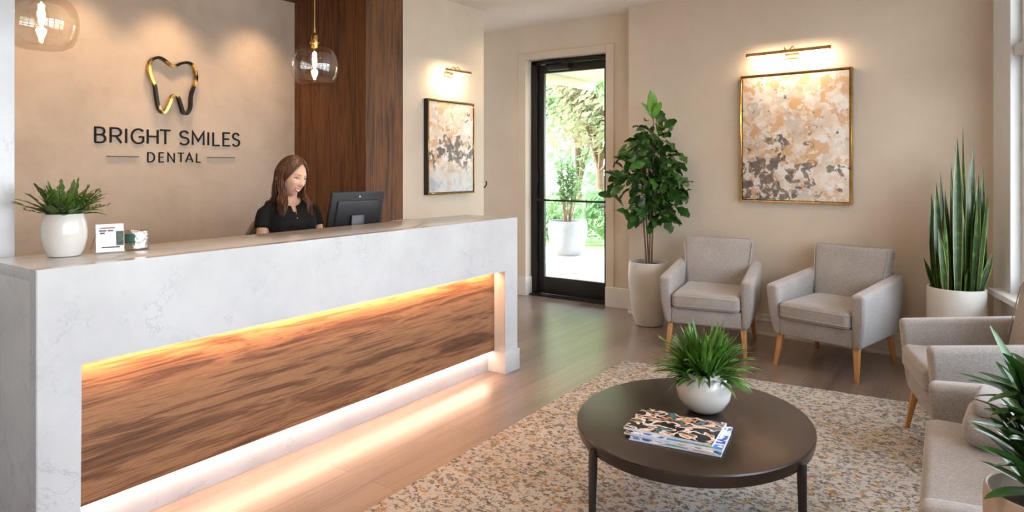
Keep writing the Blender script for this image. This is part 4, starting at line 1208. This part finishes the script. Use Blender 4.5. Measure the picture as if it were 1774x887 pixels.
# ================================================================ RECEPTIONIST
def build_person():
    loc = (-3.60, 2.665, 0.0)
    th = R(74)
    root = thing('person', 'smiling person with long brown hair in a black short-sleeved shirt at the desk', 'person', loc, th)
    head_c = Vector((0.0, -0.030, 1.350)); HS = 1.10
    yaw = R(19); pitch = R(13); roll = R(7)
    HR = Matrix.Rotation(yaw, 4, 'Z') @ Matrix.Rotation(pitch, 4, 'X') @ Matrix.Rotation(roll, 4, 'Y')
    HMt = Matrix.Translation(head_c) @ HR @ Matrix.Scale(HS, 4)
    g = lambda dx, dz, sx, sz: math.exp(-(dx * dx) / (2 * sx * sx) - (dz * dz) / (2 * sz * sz))
    def head_surface(x, y, z):
        """x,y,z unit sphere direction -> head local point (metres). -y is the face."""
        X = 0.073 * x; Y = 0.092 * y; Z = 0.112 * z
        if Z < 0:                                   # jaw taper
            k = 1 - 0.47 * (min(1, -Z / 0.112)) ** 1.6
            X *= k
            if Y > 0: Y *= 1 - 0.45 * (min(1, -Z / 0.112)) ** 1.2
            else: Y *= 1 - 0.08 * (-Z / 0.112)
        if Y < 0 and Z < -0.02: Y = Y * (1 + 0.05 * min(1, (-Z - 0.02) / 0.06))
        if y < -0.1:
            ax = abs(X); w = min(1, (-y - 0.1) / 0.4)
            dY = 0
            dY -= 0.0185 * g(X, Z + 0.021, 0.0085, 0.011)      # nose tip
            dY -= 0.010 * g(X, Z - 0.000, 0.0070, 0.020)      # nose bridge
            dY -= 0.006 * g(ax - 0.011, Z + 0.024, 0.005, 0.006)  # nostril wings
            dY += 0.0060 * g(ax - 0.029, Z - 0.012, 0.011, 0.008)  # eye sockets
            dY -= 0.004 * g(ax - 0.030, Z - 0.031, 0.018, 0.007)   # brow ridge
            dY -= 0.006 * g(ax - 0.040, Z + 0.020, 0.014, 0.013)   # smiling cheeks
            dY -= 0.006 * g(X, Z + 0.046, 0.017, 0.0045)      # upper lip
            dY -= 0.0065 * g(X, Z + 0.0605, 0.014, 0.0045)    # lower lip
            dY -= 0.007 * g(X, Z + 0.092, 0.016, 0.012)       # chin
            dY += 0.003 * g(X, Z + 0.074, 0.014, 0.005)
            dY += 0.003 * g(ax - 0.030, Z + 0.050, 0.005, 0.006)  # mouth corners
            Y += dY * w
        return Vector((X, Y, Z))
    def sphere_mesh(bm, fn, nu=96, nv=64):
        rows = []
        for j in range(nv + 1):
            v = PI * j / nv
            if j in (0, nv): rows.append([bm.verts.new(fn(0, 0, math.cos(v)))])
            else: rows.append([bm.verts.new(fn(math.sin(v) * math.cos(2 * PI * i / nu), math.sin(v) * math.sin(2 * PI * i / nu), math.cos(v))) for i in range(nu)])
        for a, b_ in zip(rows[:-1], rows[1:]):
            for i in range(nu):
                q = []
                for vv in (a[i % len(a)], a[(i + 1) % len(a)], b_[(i + 1) % len(b_)], b_[i % len(b_)]):
                    if vv not in q: q.append(vv)
                bm.faces.new(q)
    def limb(bm, pts, rads, flat=1.0, sub=6):
        P = []; Rr = []
        for (a, b_, ra, rb) in zip(pts[:-1], pts[1:], rads[:-1], rads[1:]):
            for s in range(sub):
                u = s / sub; P.append(Vector(a).lerp(Vector(b_), u)); Rr.append(ra + (rb - ra) * (u * u * (3 - 2 * u)))
        P.append(Vector(pts[-1])); Rr.append(rads[-1])
        # round ends
        d0 = (P[1] - P[0]).normalized(); d1 = (P[-1] - P[-2]).normalized()
        P = [P[0] - d0 * Rr[0] * 0.8, P[0] - d0 * Rr[0] * 0.45] + P + [P[-1] + d1 * Rr[-1] * 0.45, P[-1] + d1 * Rr[-1] * 0.8]
        Rr = [Rr[0] * 0.5, Rr[0] * 0.85] + Rr + [Rr[-1] * 0.85, Rr[-1] * 0.5]
        tube(bm, P, Rr, 20, flat=flat)
    def ellip(bm, c, r_):
        c = Vector(c); sphere_mesh(bm, lambda x, y, z: c + Vector((x * r_[0], y * r_[1], z * r_[2])), 32, 20)
    def torso(bm, grow=0.0, z0=0.62, z1=1.20):
        secs = [(0.60, 0.160, 0.115, 0.02), (0.68, 0.170, 0.120, 0.02), (0.80, 0.138, 0.100, 0.01), (0.90, 0.135, 0.098, 0.0), (1.00, 0.142, 0.116, -0.014), (1.06, 0.148, 0.122, -0.020), (1.12, 0.146, 0.100, -0.006), (1.160, 0.128, 0.078, 0.010), (1.188, 0.092, 0.062, 0.018), (1.212, 0.060, 0.052, 0.020)]
        secs = [s for s in secs if z0 - 1e-6 <= s[0] <= z1 + 0.02]
        n = 40; rings = []
        for (z, rx, ry, cy) in secs:
            rings.append([bm.verts.new(((rx + grow) * math.copysign(abs(math.cos(2 * PI * k / n)) ** 0.85, math.cos(2 * PI * k / n)), cy + (ry + grow) * math.copysign(abs(math.sin(2 * PI * k / n)) ** 0.9, math.sin(2 * PI * k / n)), z)) for k in range(n)])
        for a, b_ in zip(rings[:-1], rings[1:]):
            for k in range(n): bm.faces.new((a[k], a[(k + 1) % n], b_[(k + 1) % n], b_[k]))
        bm.faces.new(rings[0]); bm.faces.new(rings[-1])
        if z1 > 1.0:
          for s in (-1, 1): ellip(bm, (s * 0.062, -0.080, 1.030), (0.066 + grow, 0.050 + grow, 0.078 + grow))
    SH = {s: Vector((s * 0.148, 0.010, 1.130)) for s in (-1, 1)}
    EL = {-1: Vector((-0.196, -0.050, 0.885)), 1: Vector((0.190, -0.075, 0.885))}
    WR = {-1: Vector((-0.100, -0.240, 0.850)), 1: Vector((0.155, -0.250, 0.850))}
    bm = B()
    torso(bm)
    tm = HMt
    sphere_mesh(bm, lambda x, y, z: tm @ head_surface(x, y, z), 120, 84)
    for s in (-1, 1):                                 # ears
        e0 = Vector((s * 0.073, 0.012, -0.004))
        bm2_pts = [tm @ (e0 + Vector((s * 0.006, 0.004 + 0.012 * math.cos(a), 0.024 * math.sin(a)))) for a in [2 * PI * k / 10 for k in range(11)]]
        tube(bm, bm2_pts, 0.0045, 8)
        c0 = tm @ e0
        ellip(bm, c0, (0.008, 0.012, 0.022))
    limb(bm, [(0, 0.022, 1.17), (0.0, 0.008, 1.235), head_c + Vector((0.0, 0.022, -0.03))], [0.058, 0.050, 0.050])
    for s in (-1, 1):
        limb(bm, [(s * 0.05, 0.018, 1.185), SH[s] + Vector((-s * 0.01, 0, 0))], [0.036, 0.040])
        limb(bm, [SH[s], EL[s]], [0.044, 0.036])
        limb(bm, [EL[s], WR[s]], [0.036, 0.024])
        # hand
        w = WR[s]; fw = Vector((0.02 * -s, -1, -0.12)).normalized()
        sd = Vector((1, 0, 0))
        limb(bm, [w, w + fw * 0.045, w + fw * 0.085], [0.022, 0.028, 0.026], 0.5, 4)
        for f, (off, L, r_) in enumerate(((-0.027, 0.060, 0.0075), (-0.009, 0.070, 0.008), (0.009, 0.074, 0.008), (0.026, 0.066, 0.0078))):
            b0 = w + fw * 0.080 + sd * off * -s
            limb(bm, [b0, b0 + fw * L * 0.5 + Vector((0, 0, 0.006)), b0 + fw * L + Vector((0, 0, -0.020))], [r_, r_, r_ * 0.8], 1, 3)
        b0 = w + fw * 0.030 + sd * (-s * 0.024) + Vector((0, 0, -0.004))
        limb(bm, [b0, b0 + fw * 0.028 + sd * (-s * 0.020), b0 + fw * 0.052 + sd * (-s * 0.026)], [0.010, 0.009, 0.007], 1, 3)
        # legs, seated
        limb(bm, [(s * 0.085, 0.02, 0.64), (s * 0.10, -0.42, 0.62)], [0.082, 0.056])
        limb(bm, [(s * 0.10, -0.42, 0.62), (s * 0.10, -0.36, 0.22)], [0.055, 0.036])
        limb(bm, [(s * 0.10, -0.35, 0.20), (s * 0.10, -0.50, 0.17)], [0.034, 0.030])
    body = obj('person_body', bm, [M['skin'], M['lip'], M['teeth'], M['brow'], M['iris'], M['cheek']], root)
    rm = body.modifiers.new('r', 'REMESH'); rm.mode = 'VOXEL'; rm.voxel_size = 0.0042; rm.use_smooth_shade = True
    dg = bpy.context.evaluated_depsgraph_get(); dg.update()
    me = bpy.data.meshes.new_from_object(body.evaluated_get(dg))
    body.modifiers.clear(); old = body.data; body.data = me
    me.materials.clear()
    for k in ('skin', 'lip', 'teeth', 'brow', 'iris', 'cheek'): me.materials.append(M[k])
    inv = tm.inverted()
    for v in me.vertices: pass
    for p in me.polygons:
        p.use_smooth = True
        q = inv @ p.center
        i = 0
        p.material_index = i
    sm = body.modifiers.new('s', 'SMOOTH'); sm.factor = 0.5; sm.iterations = 1
    # features laid on the face surface
    def fp(X, Z, off=0.0):
        x = X / 0.073; z = Z / 0.112
        for _ in range(25):
            z = max(-0.98, min(0.98, z)); x = max(-0.98, min(0.98, x))
            y = -math.sqrt(max(0.01, 1 - x * x - z * z))
            q = head_surface(x, y, z)
            x += (X - q.x) / 0.09; z += (Z - q.z) / 0.13
        return tm @ (q + Vector((0, -off, 0)))
    def patch(lo, hi, off, n=4):
        bm = B(); rows = []
        for (a, b_) in zip(lo, hi):
            rows.append([bm.verts.new(fp(a[0] + (b_[0] - a[0]) * k / n, a[1] + (b_[1] - a[1]) * k / n, off)) for k in range(n + 1)])
        for r0_, r1_ in zip(rows[:-1], rows[1:]):
            for k in range(n): bm.faces.new((r0_[k], r0_[k + 1], r1_[k + 1], r1_[k]))
        return bm
    T = [-1 + 2 * k / 16 for k in range(17)]
    up_l = [(0.0265 * t, -0.0500 + 0.0085 * t * t - 0.0012 * math.exp(-(t / 0.2) ** 2)) for t in T]
    lo_l = [(0.0255 * t, -0.0640 + 0.0220 * t * t) for t in T]
    obj('teeth', patch(lo_l, up_l, 0.0012), M['teeth'], root)
    bm = B()
    for crv, rr in ((up_l, 0.0022), (lo_l, 0.0030)):
        tube(bm, [fp(a, b_, 0.0012) for a, b_ in crv], [rr * (0.35 + 0.65 * (1 - t * t) ** 0.5) for t in T], 8)
    obj('lips', bm, M['lip'], root)
    for s in (-1, 1):
        u = [(s * (0.0165 + 0.0265 * k / 12), 0.0085 + 0.0064 * math.sin(PI * (k / 12) ** 0.85) + 0.0016 * k / 12) for k in range(13)]
        l = [(s * (0.0165 + 0.0265 * k / 12), 0.0085 - 0.0018 * math.sin(PI * k / 12) + 0.0016 * k / 12) for k in range(13)]
        e = obj('eye', patch(l, u, 0.0012), M['eye'], root)
        ci = 0.0310
        iu = [(s * (ci - 0.0050 + 0.010 * k / 8), 0.0105 + 0.0040 * math.sin(PI * k / 8)) for k in range(9)]
        il = [(s * (ci - 0.0050 + 0.010 * k / 8), 0.0105 - 0.0035 * math.sin(PI * k / 8)) for k in range(9)]
        obj('iris', patch(il, iu, 0.0020), M['iris'], e)
        bm = B()
        tube(bm, [fp(a, b_, 0.0022) for a, b_ in u + [(s * 0.0455, 0.0128)]], [0.0005 + 0.0013 * (k / 12) ** 0.6 for k in range(13)] + [0.0004], 6)
        tube(bm, [fp(a, b_, 0.0012) for a, b_ in l], 0.0005, 6)
        obj('eyelashes', bm, M['iris'], e)
        br = [(s * (0.0125 + 0.034 * k / 10), 0.0265 + 0.0062 * math.sin(PI * (0.12 + 0.80 * k / 10)) ) for k in range(11)]
        bm = B(); tube(bm, [fp(a, b_, 0.0008) for a, b_ in br], [0.0030 * (1 - 0.75 * (k / 10) ** 2) for k in range(11)], 6, flat=0.6)
        obj('eyebrow', bm, M['brow'], root)
    for s in (-1, 1):
        bm = B(); c2 = tm @ Vector((s * 0.079, 0.006, -0.034)); ellip(bm, c2, (0.004, 0.004, 0.006))
        obj('earring', bm, M['brass'], root)
    # shirt
    bm = B()
    torso(bm, 0.010, 0.60, 1.195)
    for s in (-1, 1):
        limb(bm, [(s * 0.062, 0.020, 1.165), SH[s] + Vector((-s * 0.012, 0, -0.001))], [0.050, 0.054])
        e_ = SH[s].lerp(EL[s], 0.40)
        P0 = SH[s]; dd = (EL[s] - SH[s]).normalized()
        tube(bm, [P0 - dd * 0.03, P0 - dd * 0.01, P0 + dd * 0.03, P0 + dd * 0.06, e_ - dd * 0.012, e_], [0.036, 0.054, 0.060, 0.059, 0.056, 0.056], 24)
    sh = obj('shirt', bm, M['shirt'], root)
    rm = sh.modifiers.new('r', 'REMESH'); rm.mode = 'VOXEL'; rm.voxel_size = 0.006; rm.use_smooth_shade = True
    dg.update(); me2 = bpy.data.meshes.new_from_object(sh.evaluated_get(dg)); sh.modifiers.clear(); sh.data = me2
    me2.materials.clear(); me2.materials.append(M['shirt'])
    for v in me2.vertices:                            # soft folds
        nz = noise.noise(Vector((v.co.x * 14, v.co.y * 14, v.co.z * 9)))
        d = Vector((v.co.x, v.co.y, 0))
        if d.length > 0.02: v.co += d.normalized() * nz * 0.006
    # open neckline: carve the round collar
    bmn = bmesh.new(); bmn.from_mesh(me2)
    kill = [v for v in bmn.verts if v.co.z > 1.150 and (v.co.x / 0.066) ** 2 + ((v.co.y - 0.006) / 0.070) ** 2 < 1 or (abs(v.co.x) < 0.007 and v.co.y < -0.02 and v.co.z > 1.140)]
    bmesh.ops.delete(bmn, geom=kill, context='VERTS'); bmn.to_mesh(me2); bmn.free()
    for p in me2.polygons: p.use_smooth = True
    s2 = sh.modifiers.new('s', 'SMOOTH'); s2.iterations = 14; s2.factor = 0.6
    so = sh.modifiers.new('so', 'SOLIDIFY'); so.thickness = 0.002
    for z in (1.098, 1.128):
        bm = B(); ellip(bm, (0, -0.118 - (1.125 - z) * 0.5, z), (0.0035, 0.003, 0.0035))
        obj('button', bm, M['silver'], sh)
    # trousers and shoes
    bm = B()
    torso(bm, 0.012, 0.60, 0.70)
    for s in (-1, 1):
        limb(bm, [(s * 0.085, 0.02, 0.64), (s * 0.10, -0.42, 0.62)], [0.094, 0.066])
        limb(bm, [(s * 0.10, -0.42, 0.62), (s * 0.10, -0.362, 0.24)], [0.065, 0.050])
    tr = obj('trousers', bm, M['trouser'], root)
    for s in (-1, 1):
        bm = B(); limb(bm, [(s * 0.10, -0.345, 0.185), (s * 0.10, -0.42, 0.170), (s * 0.10, -0.53, 0.160)], [0.042, 0.040, 0.034], 0.9)
        obj('shoe', bm, M['black_metal'], root)
    # hair: skull cap plus long locks
    bm = B()
    def cap_ok(x, y, z):
        az = math.degrees(math.atan2(x, -y)); el = math.degrees(math.asin(max(-1, min(1, z))))
        lim = 50 + 6 * math.cos(R(az * 2))
        return not (abs(az) < 68 and el < lim - max(0, (abs(az) - 40)) * 1.1) and el > -45
    nu, nv = 84, 56; grid = {}
    for j in range(nv + 1):
        for i in range(nu):
            v = PI * j / nv; u = 2 * PI * i / nu
            d = (math.sin(v) * math.cos(u), math.sin(v) * math.sin(u), math.cos(v))
            if cap_ok(*d):
                q = head_surface(*d)
                k = 1.10 + 0.02 * noise.noise(Vector(d) * 3)
                grid[j, i] = bm.verts.new(tm @ (Vector((q.x * k, q.y * k + 0.002, q.z * 1.085))))
    for j in range(nv):
        for i in range(nu):
            q = [(j, i), (j, (i + 1) % nu), (j + 1, (i + 1) % nu), (j + 1, i)]
            if all(x in grid for x in q):
                try: bm.faces.new([grid[x] for x in q])
                except ValueError: pass
    rg = random.Random(4)
    def slerp(a, b_, t):
        a = a.normalized(); b_ = b_.normalized(); o_ = math.acos(max(-1, min(1, a.dot(b_))))
        if o_ < 1e-4: return a
        return (a * math.sin((1 - t) * o_) + b_ * math.sin(t * o_)) / math.sin(o_)
    for k in range(560):
        s = rg.choice((-1, 1))
        az = 66 + 112 * rg.random() ** 0.9
        if k < 190: az = rg.uniform(64, 92)
        f = (az - 64) / 116
        root_el = 52 + 36 * min(1, f * 1.5)
        part = 0.10
        rd = Vector((part + s * 0.04, -math.cos(R(root_el)), math.sin(R(root_el))))
        td = Vector((s * math.sin(R(az)), -math.cos(R(az)), -0.12))
        pts = []; lift = 1.10 + rg.uniform(0, 0.07)
        for i in range(9):
            d = slerp(rd, td, i / 8)
            q = head_surface(*d.normalized())
            pts.append(tm @ Vector((q.x * lift, q.y * lift + 0.002, q.z * (lift - 0.01))))
        # fall
        front = az < 100
        L = rg.uniform(0.15, 0.225) if front else rg.uniform(0.20, 0.27)
        p = pts[-1].copy(); ph = rg.uniform(0, 6)
        out = Vector((s * 0.9, -0.35 if front else 0.7, 0))
        out = out.normalized()
        for i in range(1, 13):
            u = i / 12
            wv = 0.017 * math.sin(u * 8 + ph * 0.35 + s)
            q = p + Vector((0, 0, -L * u)) + out * (0.040 * u * u + wv * u) + Vector((-s * 0.018 * u if front else 0, -0.055 * u * u if front else 0.025 * u, 0))
            # keep outside the torso and the shoulders
            if q.z < 1.20:
                rx, ry = 0.162, 0.122
                if not front:
                    q.y = max(q.y, 0.095)
                else:
                    q.y = min(q.y, -0.085 - 0.05 * max(0, (1.15 - q.z) / 0.1) ** 0.8 * 0.6)
                    q.x = s * max(0.045, min(abs(q.x), 0.115))
            pts.append(q)
        r0 = rg.uniform(0.0028, 0.0050)
        n_ = len(pts)
        rads = [r0 * (0.55 + 0.45 * min(1, i / 5)) * (1 if i < n_ - 5 else max(0.15, (n_ - i) / 5.5)) for i in range(n_)]
        tube(bm, pts, rads, 6, flat=0.7)
    hr = obj('hair', bm, M['hair'], root, angle=180)
    sb = hr.modifiers.new('s', 'SOLIDIFY') if False else None
    return root
build_person()

# receptionist's chair
t = thing('office_chair', 'olive-beige desk chair behind the seated receptionist', 'office chair', (-3.735, 2.765, 0), R(86))
bm = B()
nx, nz = 16, 12
f_, b_ = {}, {}
for i in range(nx + 1):
    for j in range(nz + 1):
        u = -1 + 2 * i / nx; w = j / nz
        hw2 = 0.195 * (1 - 0.25 * max(0, w - 0.6) ** 2 * 6.2)
        x = u * hw2; z = 0.66 + 0.40 * w - 0.05 * (abs(u) ** 4) * (w > 0.7) * (w - 0.7) * 3
        y = 0.20 - 0.05 * u * u + 0.05 * w
        f_[i, j] = bm.verts.new((x, y, z)); b_[i, j] = bm.verts.new((x * 0.99, y + 0.045, z))
for i in range(nx):
    for j in range(nz):
        bm.faces.new((f_[i, j], f_[i + 1, j], f_[i + 1, j + 1], f_[i, j + 1])); bm.faces.new((b_[i, j], b_[i, j + 1], b_[i + 1, j + 1], b_[i + 1, j]))
for i in range(nx):
    for j in (0, nz): bm.faces.new((f_[i, j], b_[i, j], b_[i + 1, j], f_[i + 1, j]))
for j in range(nz):
    for i in (0, nx): bm.faces.new((f_[i, j], f_[i, j + 1], b_[i, j + 1], b_[i, j]))
obj('backrest', bm, M['olive_fabric'], t)
bm = B(); box(bm, -0.23, 0.23, -0.24, 0.21, 0.46, 0.535, 0.03, 4); obj('seat', bm, M['olive_fabric'], t)
bm = B(); tube(bm, [(0, 0, 0.09), (0, 0, 0.46)], 0.024, 14); obj('gas_column', bm, M['black_metal'], t)
bm = B(); tube(bm, [(0, 0.16, 0.47), (0, 0.27, 0.50), (0, 0.262, 0.75)], 0.016, 10); obj('back_support', bm, M['black_metal'], t)
bm = B()
for k in range(5):
    a = 2 * PI * k / 5; tube(bm, [(0, 0, 0.09), (0.26 * math.cos(a), 0.26 * math.sin(a), 0.062)], [0.022, 0.014], 8)
obj('star_base', bm, M['black_metal'], t)
for k in range(5):
    a = 2 * PI * k / 5; bm = B(); cxx, cyy = 0.26 * math.cos(a), 0.26 * math.sin(a)
    tube(bm, [(cxx - 0.012 * math.sin(a), cyy + 0.012 * math.cos(a), 0.027), (cxx + 0.012 * math.sin(a), cyy - 0.012 * math.cos(a), 0.027)], 0.027, 16); obj('caster', bm, M['black_metal'], t)

# ================================================================ OUTDOORS
bm = B(); box(bm, -9.5, 2.0, 6.33, 10.2, -0.10, -0.02)
struct('ground_paving', bm, M['paving'])
bm = B(); box(bm, -40, 30, 10.2, 60, -0.12, -0.03); struct('ground_lawn', bm, M['lawn'])
bm = B(); box(bm, 2.0, 30, -25, 10.2, -0.12, -0.03); box(bm, -40, -9.5, -25, 10.2, -0.12, -0.03); struct('ground_unseen', bm, M['paving'])  # unseen ground, given pale paving to keep green bounce out of the room
t = thing('porch_roof', 'pale porch ceiling with timber beams outside the glass door', 'porch roof', (-5.5, 8.0, 0))
PM = M4((-5.5, 8.0, 0))
bm = B(); box(bm, -8.5, -2.2, 6.40, 9.6, 2.78, 2.92, 0.01); obj('roof_deck', bm, M['soffit_out'], t, PM)
for x in (-7.2, -6.2, -5.2, -4.2):
    bm = B(); box(bm, x - 0.06, x + 0.06, 6.42, 9.7, 2.66, 2.779, 0.005); obj('beam', bm, M['soffit_out'], t, PM)
for x in (-8.3, -2.4):
    bm = B(); box(bm, x - 0.08, x + 0.08, 9.42, 9.58, -0.02, 2.779, 0.005); obj('post', bm, M['soffit_out'], t, PM)
# outdoor planter
OP = (-5.50, 9.42)
t = thing('outdoor_planter', 'pale grey outdoor planter with a leafy shrub seen through the door', 'potted plant', (*OP, -0.019))
k = 1.18
pp = [(0.17 * k, 0.0), (0.185 * k, 0.01), (0.235 * k, 0.14), (0.268 * k, 0.32), (0.272 * k, 0.46), (0.265 * k, 0.53), (0.262 * k, 0.555)]
obj('planter', pot_mesh(pp, 0.02), M['concrete_pot'], t)
obj('soil', soil_mesh(0.27, 0.50), M['soil'], t)
rng = random.Random(3); Lf = Leaves(); bm = B()
for k in range(11):
    a = rng.uniform(0, 2 * PI); tip = Vector((0.26 * math.cos(a) * rng.random(), 0.26 * math.sin(a) * rng.random(), rng.uniform(1.0, 1.65)))
    base = Vector((0.05 * math.cos(a), 0.05 * math.sin(a), 0.5))
    tube(bm, [base, base.lerp(tip, 0.5) + Vector((0.02, 0, 0)), tip], [0.010, 0.008, 0.003], 6)
    for i in range(26):
        p = base.lerp(tip, rng.uniform(0.35, 1)); a2 = rng.uniform(0, 2 * PI)
        Lf.blade(p, (math.cos(a2), math.sin(a2), rng.uniform(-0.2, 0.9)), rng.uniform(0.12, 0.22), 0.06, droop=0.7, seg=3, prof=lance, fold=0.2)
obj('stem', bm, M['bark'], t); Lf.obj('foliage', M['leaf_out'], t)
def tree(name, label, x, y, crown, hgt, nleaf, seed, mat_, cat='tree', base=0.0, trunk=True, group=None, z0=-0.03, ls=0.22):
    rng = random.Random(seed)
    t = thing(name, label, cat, (x, y, z0), 0, group)
    V = []; F = []
    blobs = [(Vector((rng.gauss(0, crown[0] * 0.42), rng.gauss(0, crown[1] * 0.42), base + (hgt - base) * rng.uniform(0.15, 0.85))), rng.uniform(0.35, 0.6)) for _ in range(14)]
    for i in range(nleaf):
        c, rr = rng.choice(blobs)
        d = Vector((rng.gauss(0, 1), rng.gauss(0, 1), rng.gauss(0, 1))).normalized()
        p = c + Vector((d.x * crown[0] * rr, d.y * crown[1] * rr, d.z * (hgt - base) * rr * 0.5)) * rng.uniform(0.75, 1.0)
        if p.z < 0.03: p.z = 0.03 + rng.random() * 0.1
        n_ = (d + Vector((rng.gauss(0, .5), rng.gauss(0, .5), rng.gauss(0, .5)))).normalized()
        a = n_.orthogonal().normalized() * ls * rng.uniform(0.5, 1); b_ = n_.cross(a) * rng.uniform(0.45, 0.7)
        k = len(V)
        V += [p - a, p - b_ * 0.8 + n_ * 0.02, p + a, p + b_ * 0.8 + n_ * 0.02]
        F.append((k, k + 1, k + 2, k + 3))
    obj('foliage', (V, F), mat_, t, smooth=False)
    if trunk:
        bm = B()
        tube(bm, [(0, 0, 0), (0.05, 0, base * 0.5 + 0.2), (0, 0.05, base + 0.3), (0, 0, hgt * 0.7)], [0.16, 0.13, 0.10, 0.04], 10)
        for c, rr in blobs[:6]: tube(bm, [(0, 0, base + 0.1), tuple(c * 0.6 + Vector((0, 0, base * 0.4))), tuple(c)], [0.06, 0.04, 0.02], 6)
        obj('trunk', bm, M['bark'], t)
    return t
GT = 'garden trees beyond the porch'
tree('garden_tree', 'green leafy tree filling the upper left of the glass door', -11.6, 14.6, (1.5, 1.0), 6.2, 9000, 1, M['leaf_out'], base=1.0, group=GT, ls=0.15)
tree('garden_tree', 'tree with reddish blossom tinted leaves in the middle of the glass door', -9.1, 17.4, (1.5, 1.0), 6.6, 9000, 2, M['leaf_red'], base=1.2, group=GT, ls=0.14)
tree('garden_tree', 'green leafy tree at the right side of the glass door', -6.3, 15.6, (1.4, 1.0), 6.4, 9000, 3, M['leaf_out'], base=0.9, group=GT, ls=0.15)
tree('garden_tree', 'taller green tree standing furthest back beyond the door', -12.4, 22.0, (4.5, 2.0), 10.0, 14000, 4, M['leaf_out'], base=0.3, group=GT, ls=0.24)
GS = 'low shrubs beyond the paving'
tree('garden_shrub', 'low round shrub to the right of the outdoor planter', -5.75, 11.1, (0.5, 0.4), 1.0, 1500, 6, M['leaf_out'], 'shrub', trunk=False, group=GS, ls=0.09)
tree('garden_shrub', 'low shrub with reddish tips at the right edge of the door glass', -4.45, 12.2, (0.45, 0.4), 0.85, 1200, 7, M['leaf_red'], 'shrub', trunk=False, group=GS, ls=0.09)
tree('garden_shrub', 'low shrub behind the left side of the outdoor planter', -7.0, 11.2, (0.6, 0.5), 0.9, 1200, 8, M['leaf_out'], 'shrub', trunk=False, group=GS, ls=0.09)

# ================================================================ LIGHTS
w = bpy.data.worlds.new('World'); sc.world = w; w.use_nodes = True
nt = w.node_tree; bg = nt.nodes['Background']
tc = nt.nodes.new('ShaderNodeTexCoord'); sp_ = nt.nodes.new('ShaderNodeSeparateXYZ'); nt.links.new(tc.outputs['Generated'], sp_.inputs[0])
nt.links.new(ramp(nt, sp_.outputs[2], [(0.0, (0.90, 0.94, 1.0)), (0.5, (0.68, 0.82, 1.0))]), bg.inputs[0])
bg.inputs[1].default_value = 9.0

def area(name, loc, rot, sx, sy, energy, col, portal=False, spread=None):
    ld = bpy.data.lights.new(name, 'AREA'); ld.shape = 'RECTANGLE'; ld.size = sx; ld.size_y = sy; ld.energy = energy; ld.color = col
    if portal: ld.cycles.is_portal = True
    if spread: ld.spread = spread
    o = bpy.data.objects.new(name, ld); COL.objects.link(o); o.location = loc
    o.rotation_euler = rot if not isinstance(rot, Vector) else rot.to_track_quat('-Z', 'Y').to_euler()
    return o
# sky portals in the openings
c = wp((WT0 + WT1) / 2, -0.3, (SILL + HEAD) / 2)
q = WN.to_track_quat('-Z', 'Y')
p1 = area('window_portal', c, (0, 0, 0), WT1 - WT0, HEAD - SILL, 1, (1, 1, 1), True); p1.rotation_euler = q.to_euler()
p2 = area('hall_portal', (-7.3, 5.16, 1.6), (0, 0, 0), 1.63, 2.3, 1, (1, 1, 1), True); p2.rotation_euler = Vector((1, 0, 0)).to_track_quat('-Z', 'Y').to_euler()
p3 = area('door_portal', (-3.6, 6.36, 1.3), (0, 0, 0), 0.85, 2.4, 1, (1, 1, 1), True); p3.rotation_euler = Vector((0, -1, 0)).to_track_quat('-Z', 'Y').to_euler()

WARM = (1.0, 0.66, 0.38)
def spot(name, loc, target, energy, size=70, blend=0.6, col=WARM, soft=0.03):
    ld = bpy.data.lights.new(name, 'SPOT'); ld.energy = energy; ld.color = col; ld.spot_size = R(size); ld.spot_blend = blend; ld.shadow_soft_size = soft
    o = bpy.data.objects.new(name, ld); COL.objects.link(o); o.location = loc
    o.rotation_euler = (Vector(target) - Vector(loc)).to_track_quat('-Z', 'Y').to_euler()
    return o
for y in (1.25, 1.92, 2.52, 3.22):
    spot('wall_wash', (-4.52, y, 2.80), (-4.80, y, 1.35), 36, 88, 1.0, WARM, 0.07)
for (x, y, e) in ((-1.9, 0.4, 22), (-1.7, 2.4, 22), (-2.6, 4.6, 30), (-0.9, 1.0, 26), (-1.0, 4.2, 30), (0.2, 2.6, 22), (-3.6, 5.3, 18)):
    spot('ceiling_downlight', (x, y, 2.93), (x, y, 0), e, 130, 0.9, (1.0, 0.70, 0.46), 0.06)
# cove strips of the desk
area('apron_strip_light', (-2.728, 2.395, 0.690), (0, R(16), 0), 0.012, 2.58, 9, (1.0, 0.50, 0.22))
a2 = area('plinth_strip_light', (-2.783, 2.395, 0.1435), (0, 0, 0), 0.012, 2.58, 5.5, (1.0, 0.62, 0.42))

sd = bpy.data.lights.new('sun', 'SUN'); sd.energy = 12; sd.angle = R(1.5); sd.color = (1.0, 0.96, 0.90)
so_ = bpy.data.objects.new('sun', sd); COL.objects.link(so_); so_.location = (-6, -6, 12)
so_.rotation_euler = Vector((0.75, 0.42, -0.50)).to_track_quat('-Z', 'Y').to_euler()

# ================================================================ CAMERA
cd = bpy.data.cameras.new('camera'); cam = bpy.data.objects.new('camera', cd); COL.objects.link(cam)
cam.location = (0, 0, 1.42); cam.rotation_euler = (R(90), 0, R(35.05))
cd.sensor_width = 36; cd.lens = 1156 / 1774 * 36; cd.shift_y = -(443.5 - 288) / 1774; cd.clip_start = 0.05; cd.clip_end = 200
sc.camera = cam
sc.view_settings.view_transform = 'Standard'; sc.view_settings.look = 'None'; sc.view_settings.gamma = 1; sc.view_settings.use_curve_mapping = False
sc.view_settings.exposure = 0.40
sc.cycles.use_denoising = True
sc.cycles.max_bounces = 10; sc.cycles.diffuse_bounces = 5; sc.cycles.transparent_max_bounces = 16
sc.cycles.sample_clamp_indirect = 6.0
sc.cycles.caustics_reflective = False
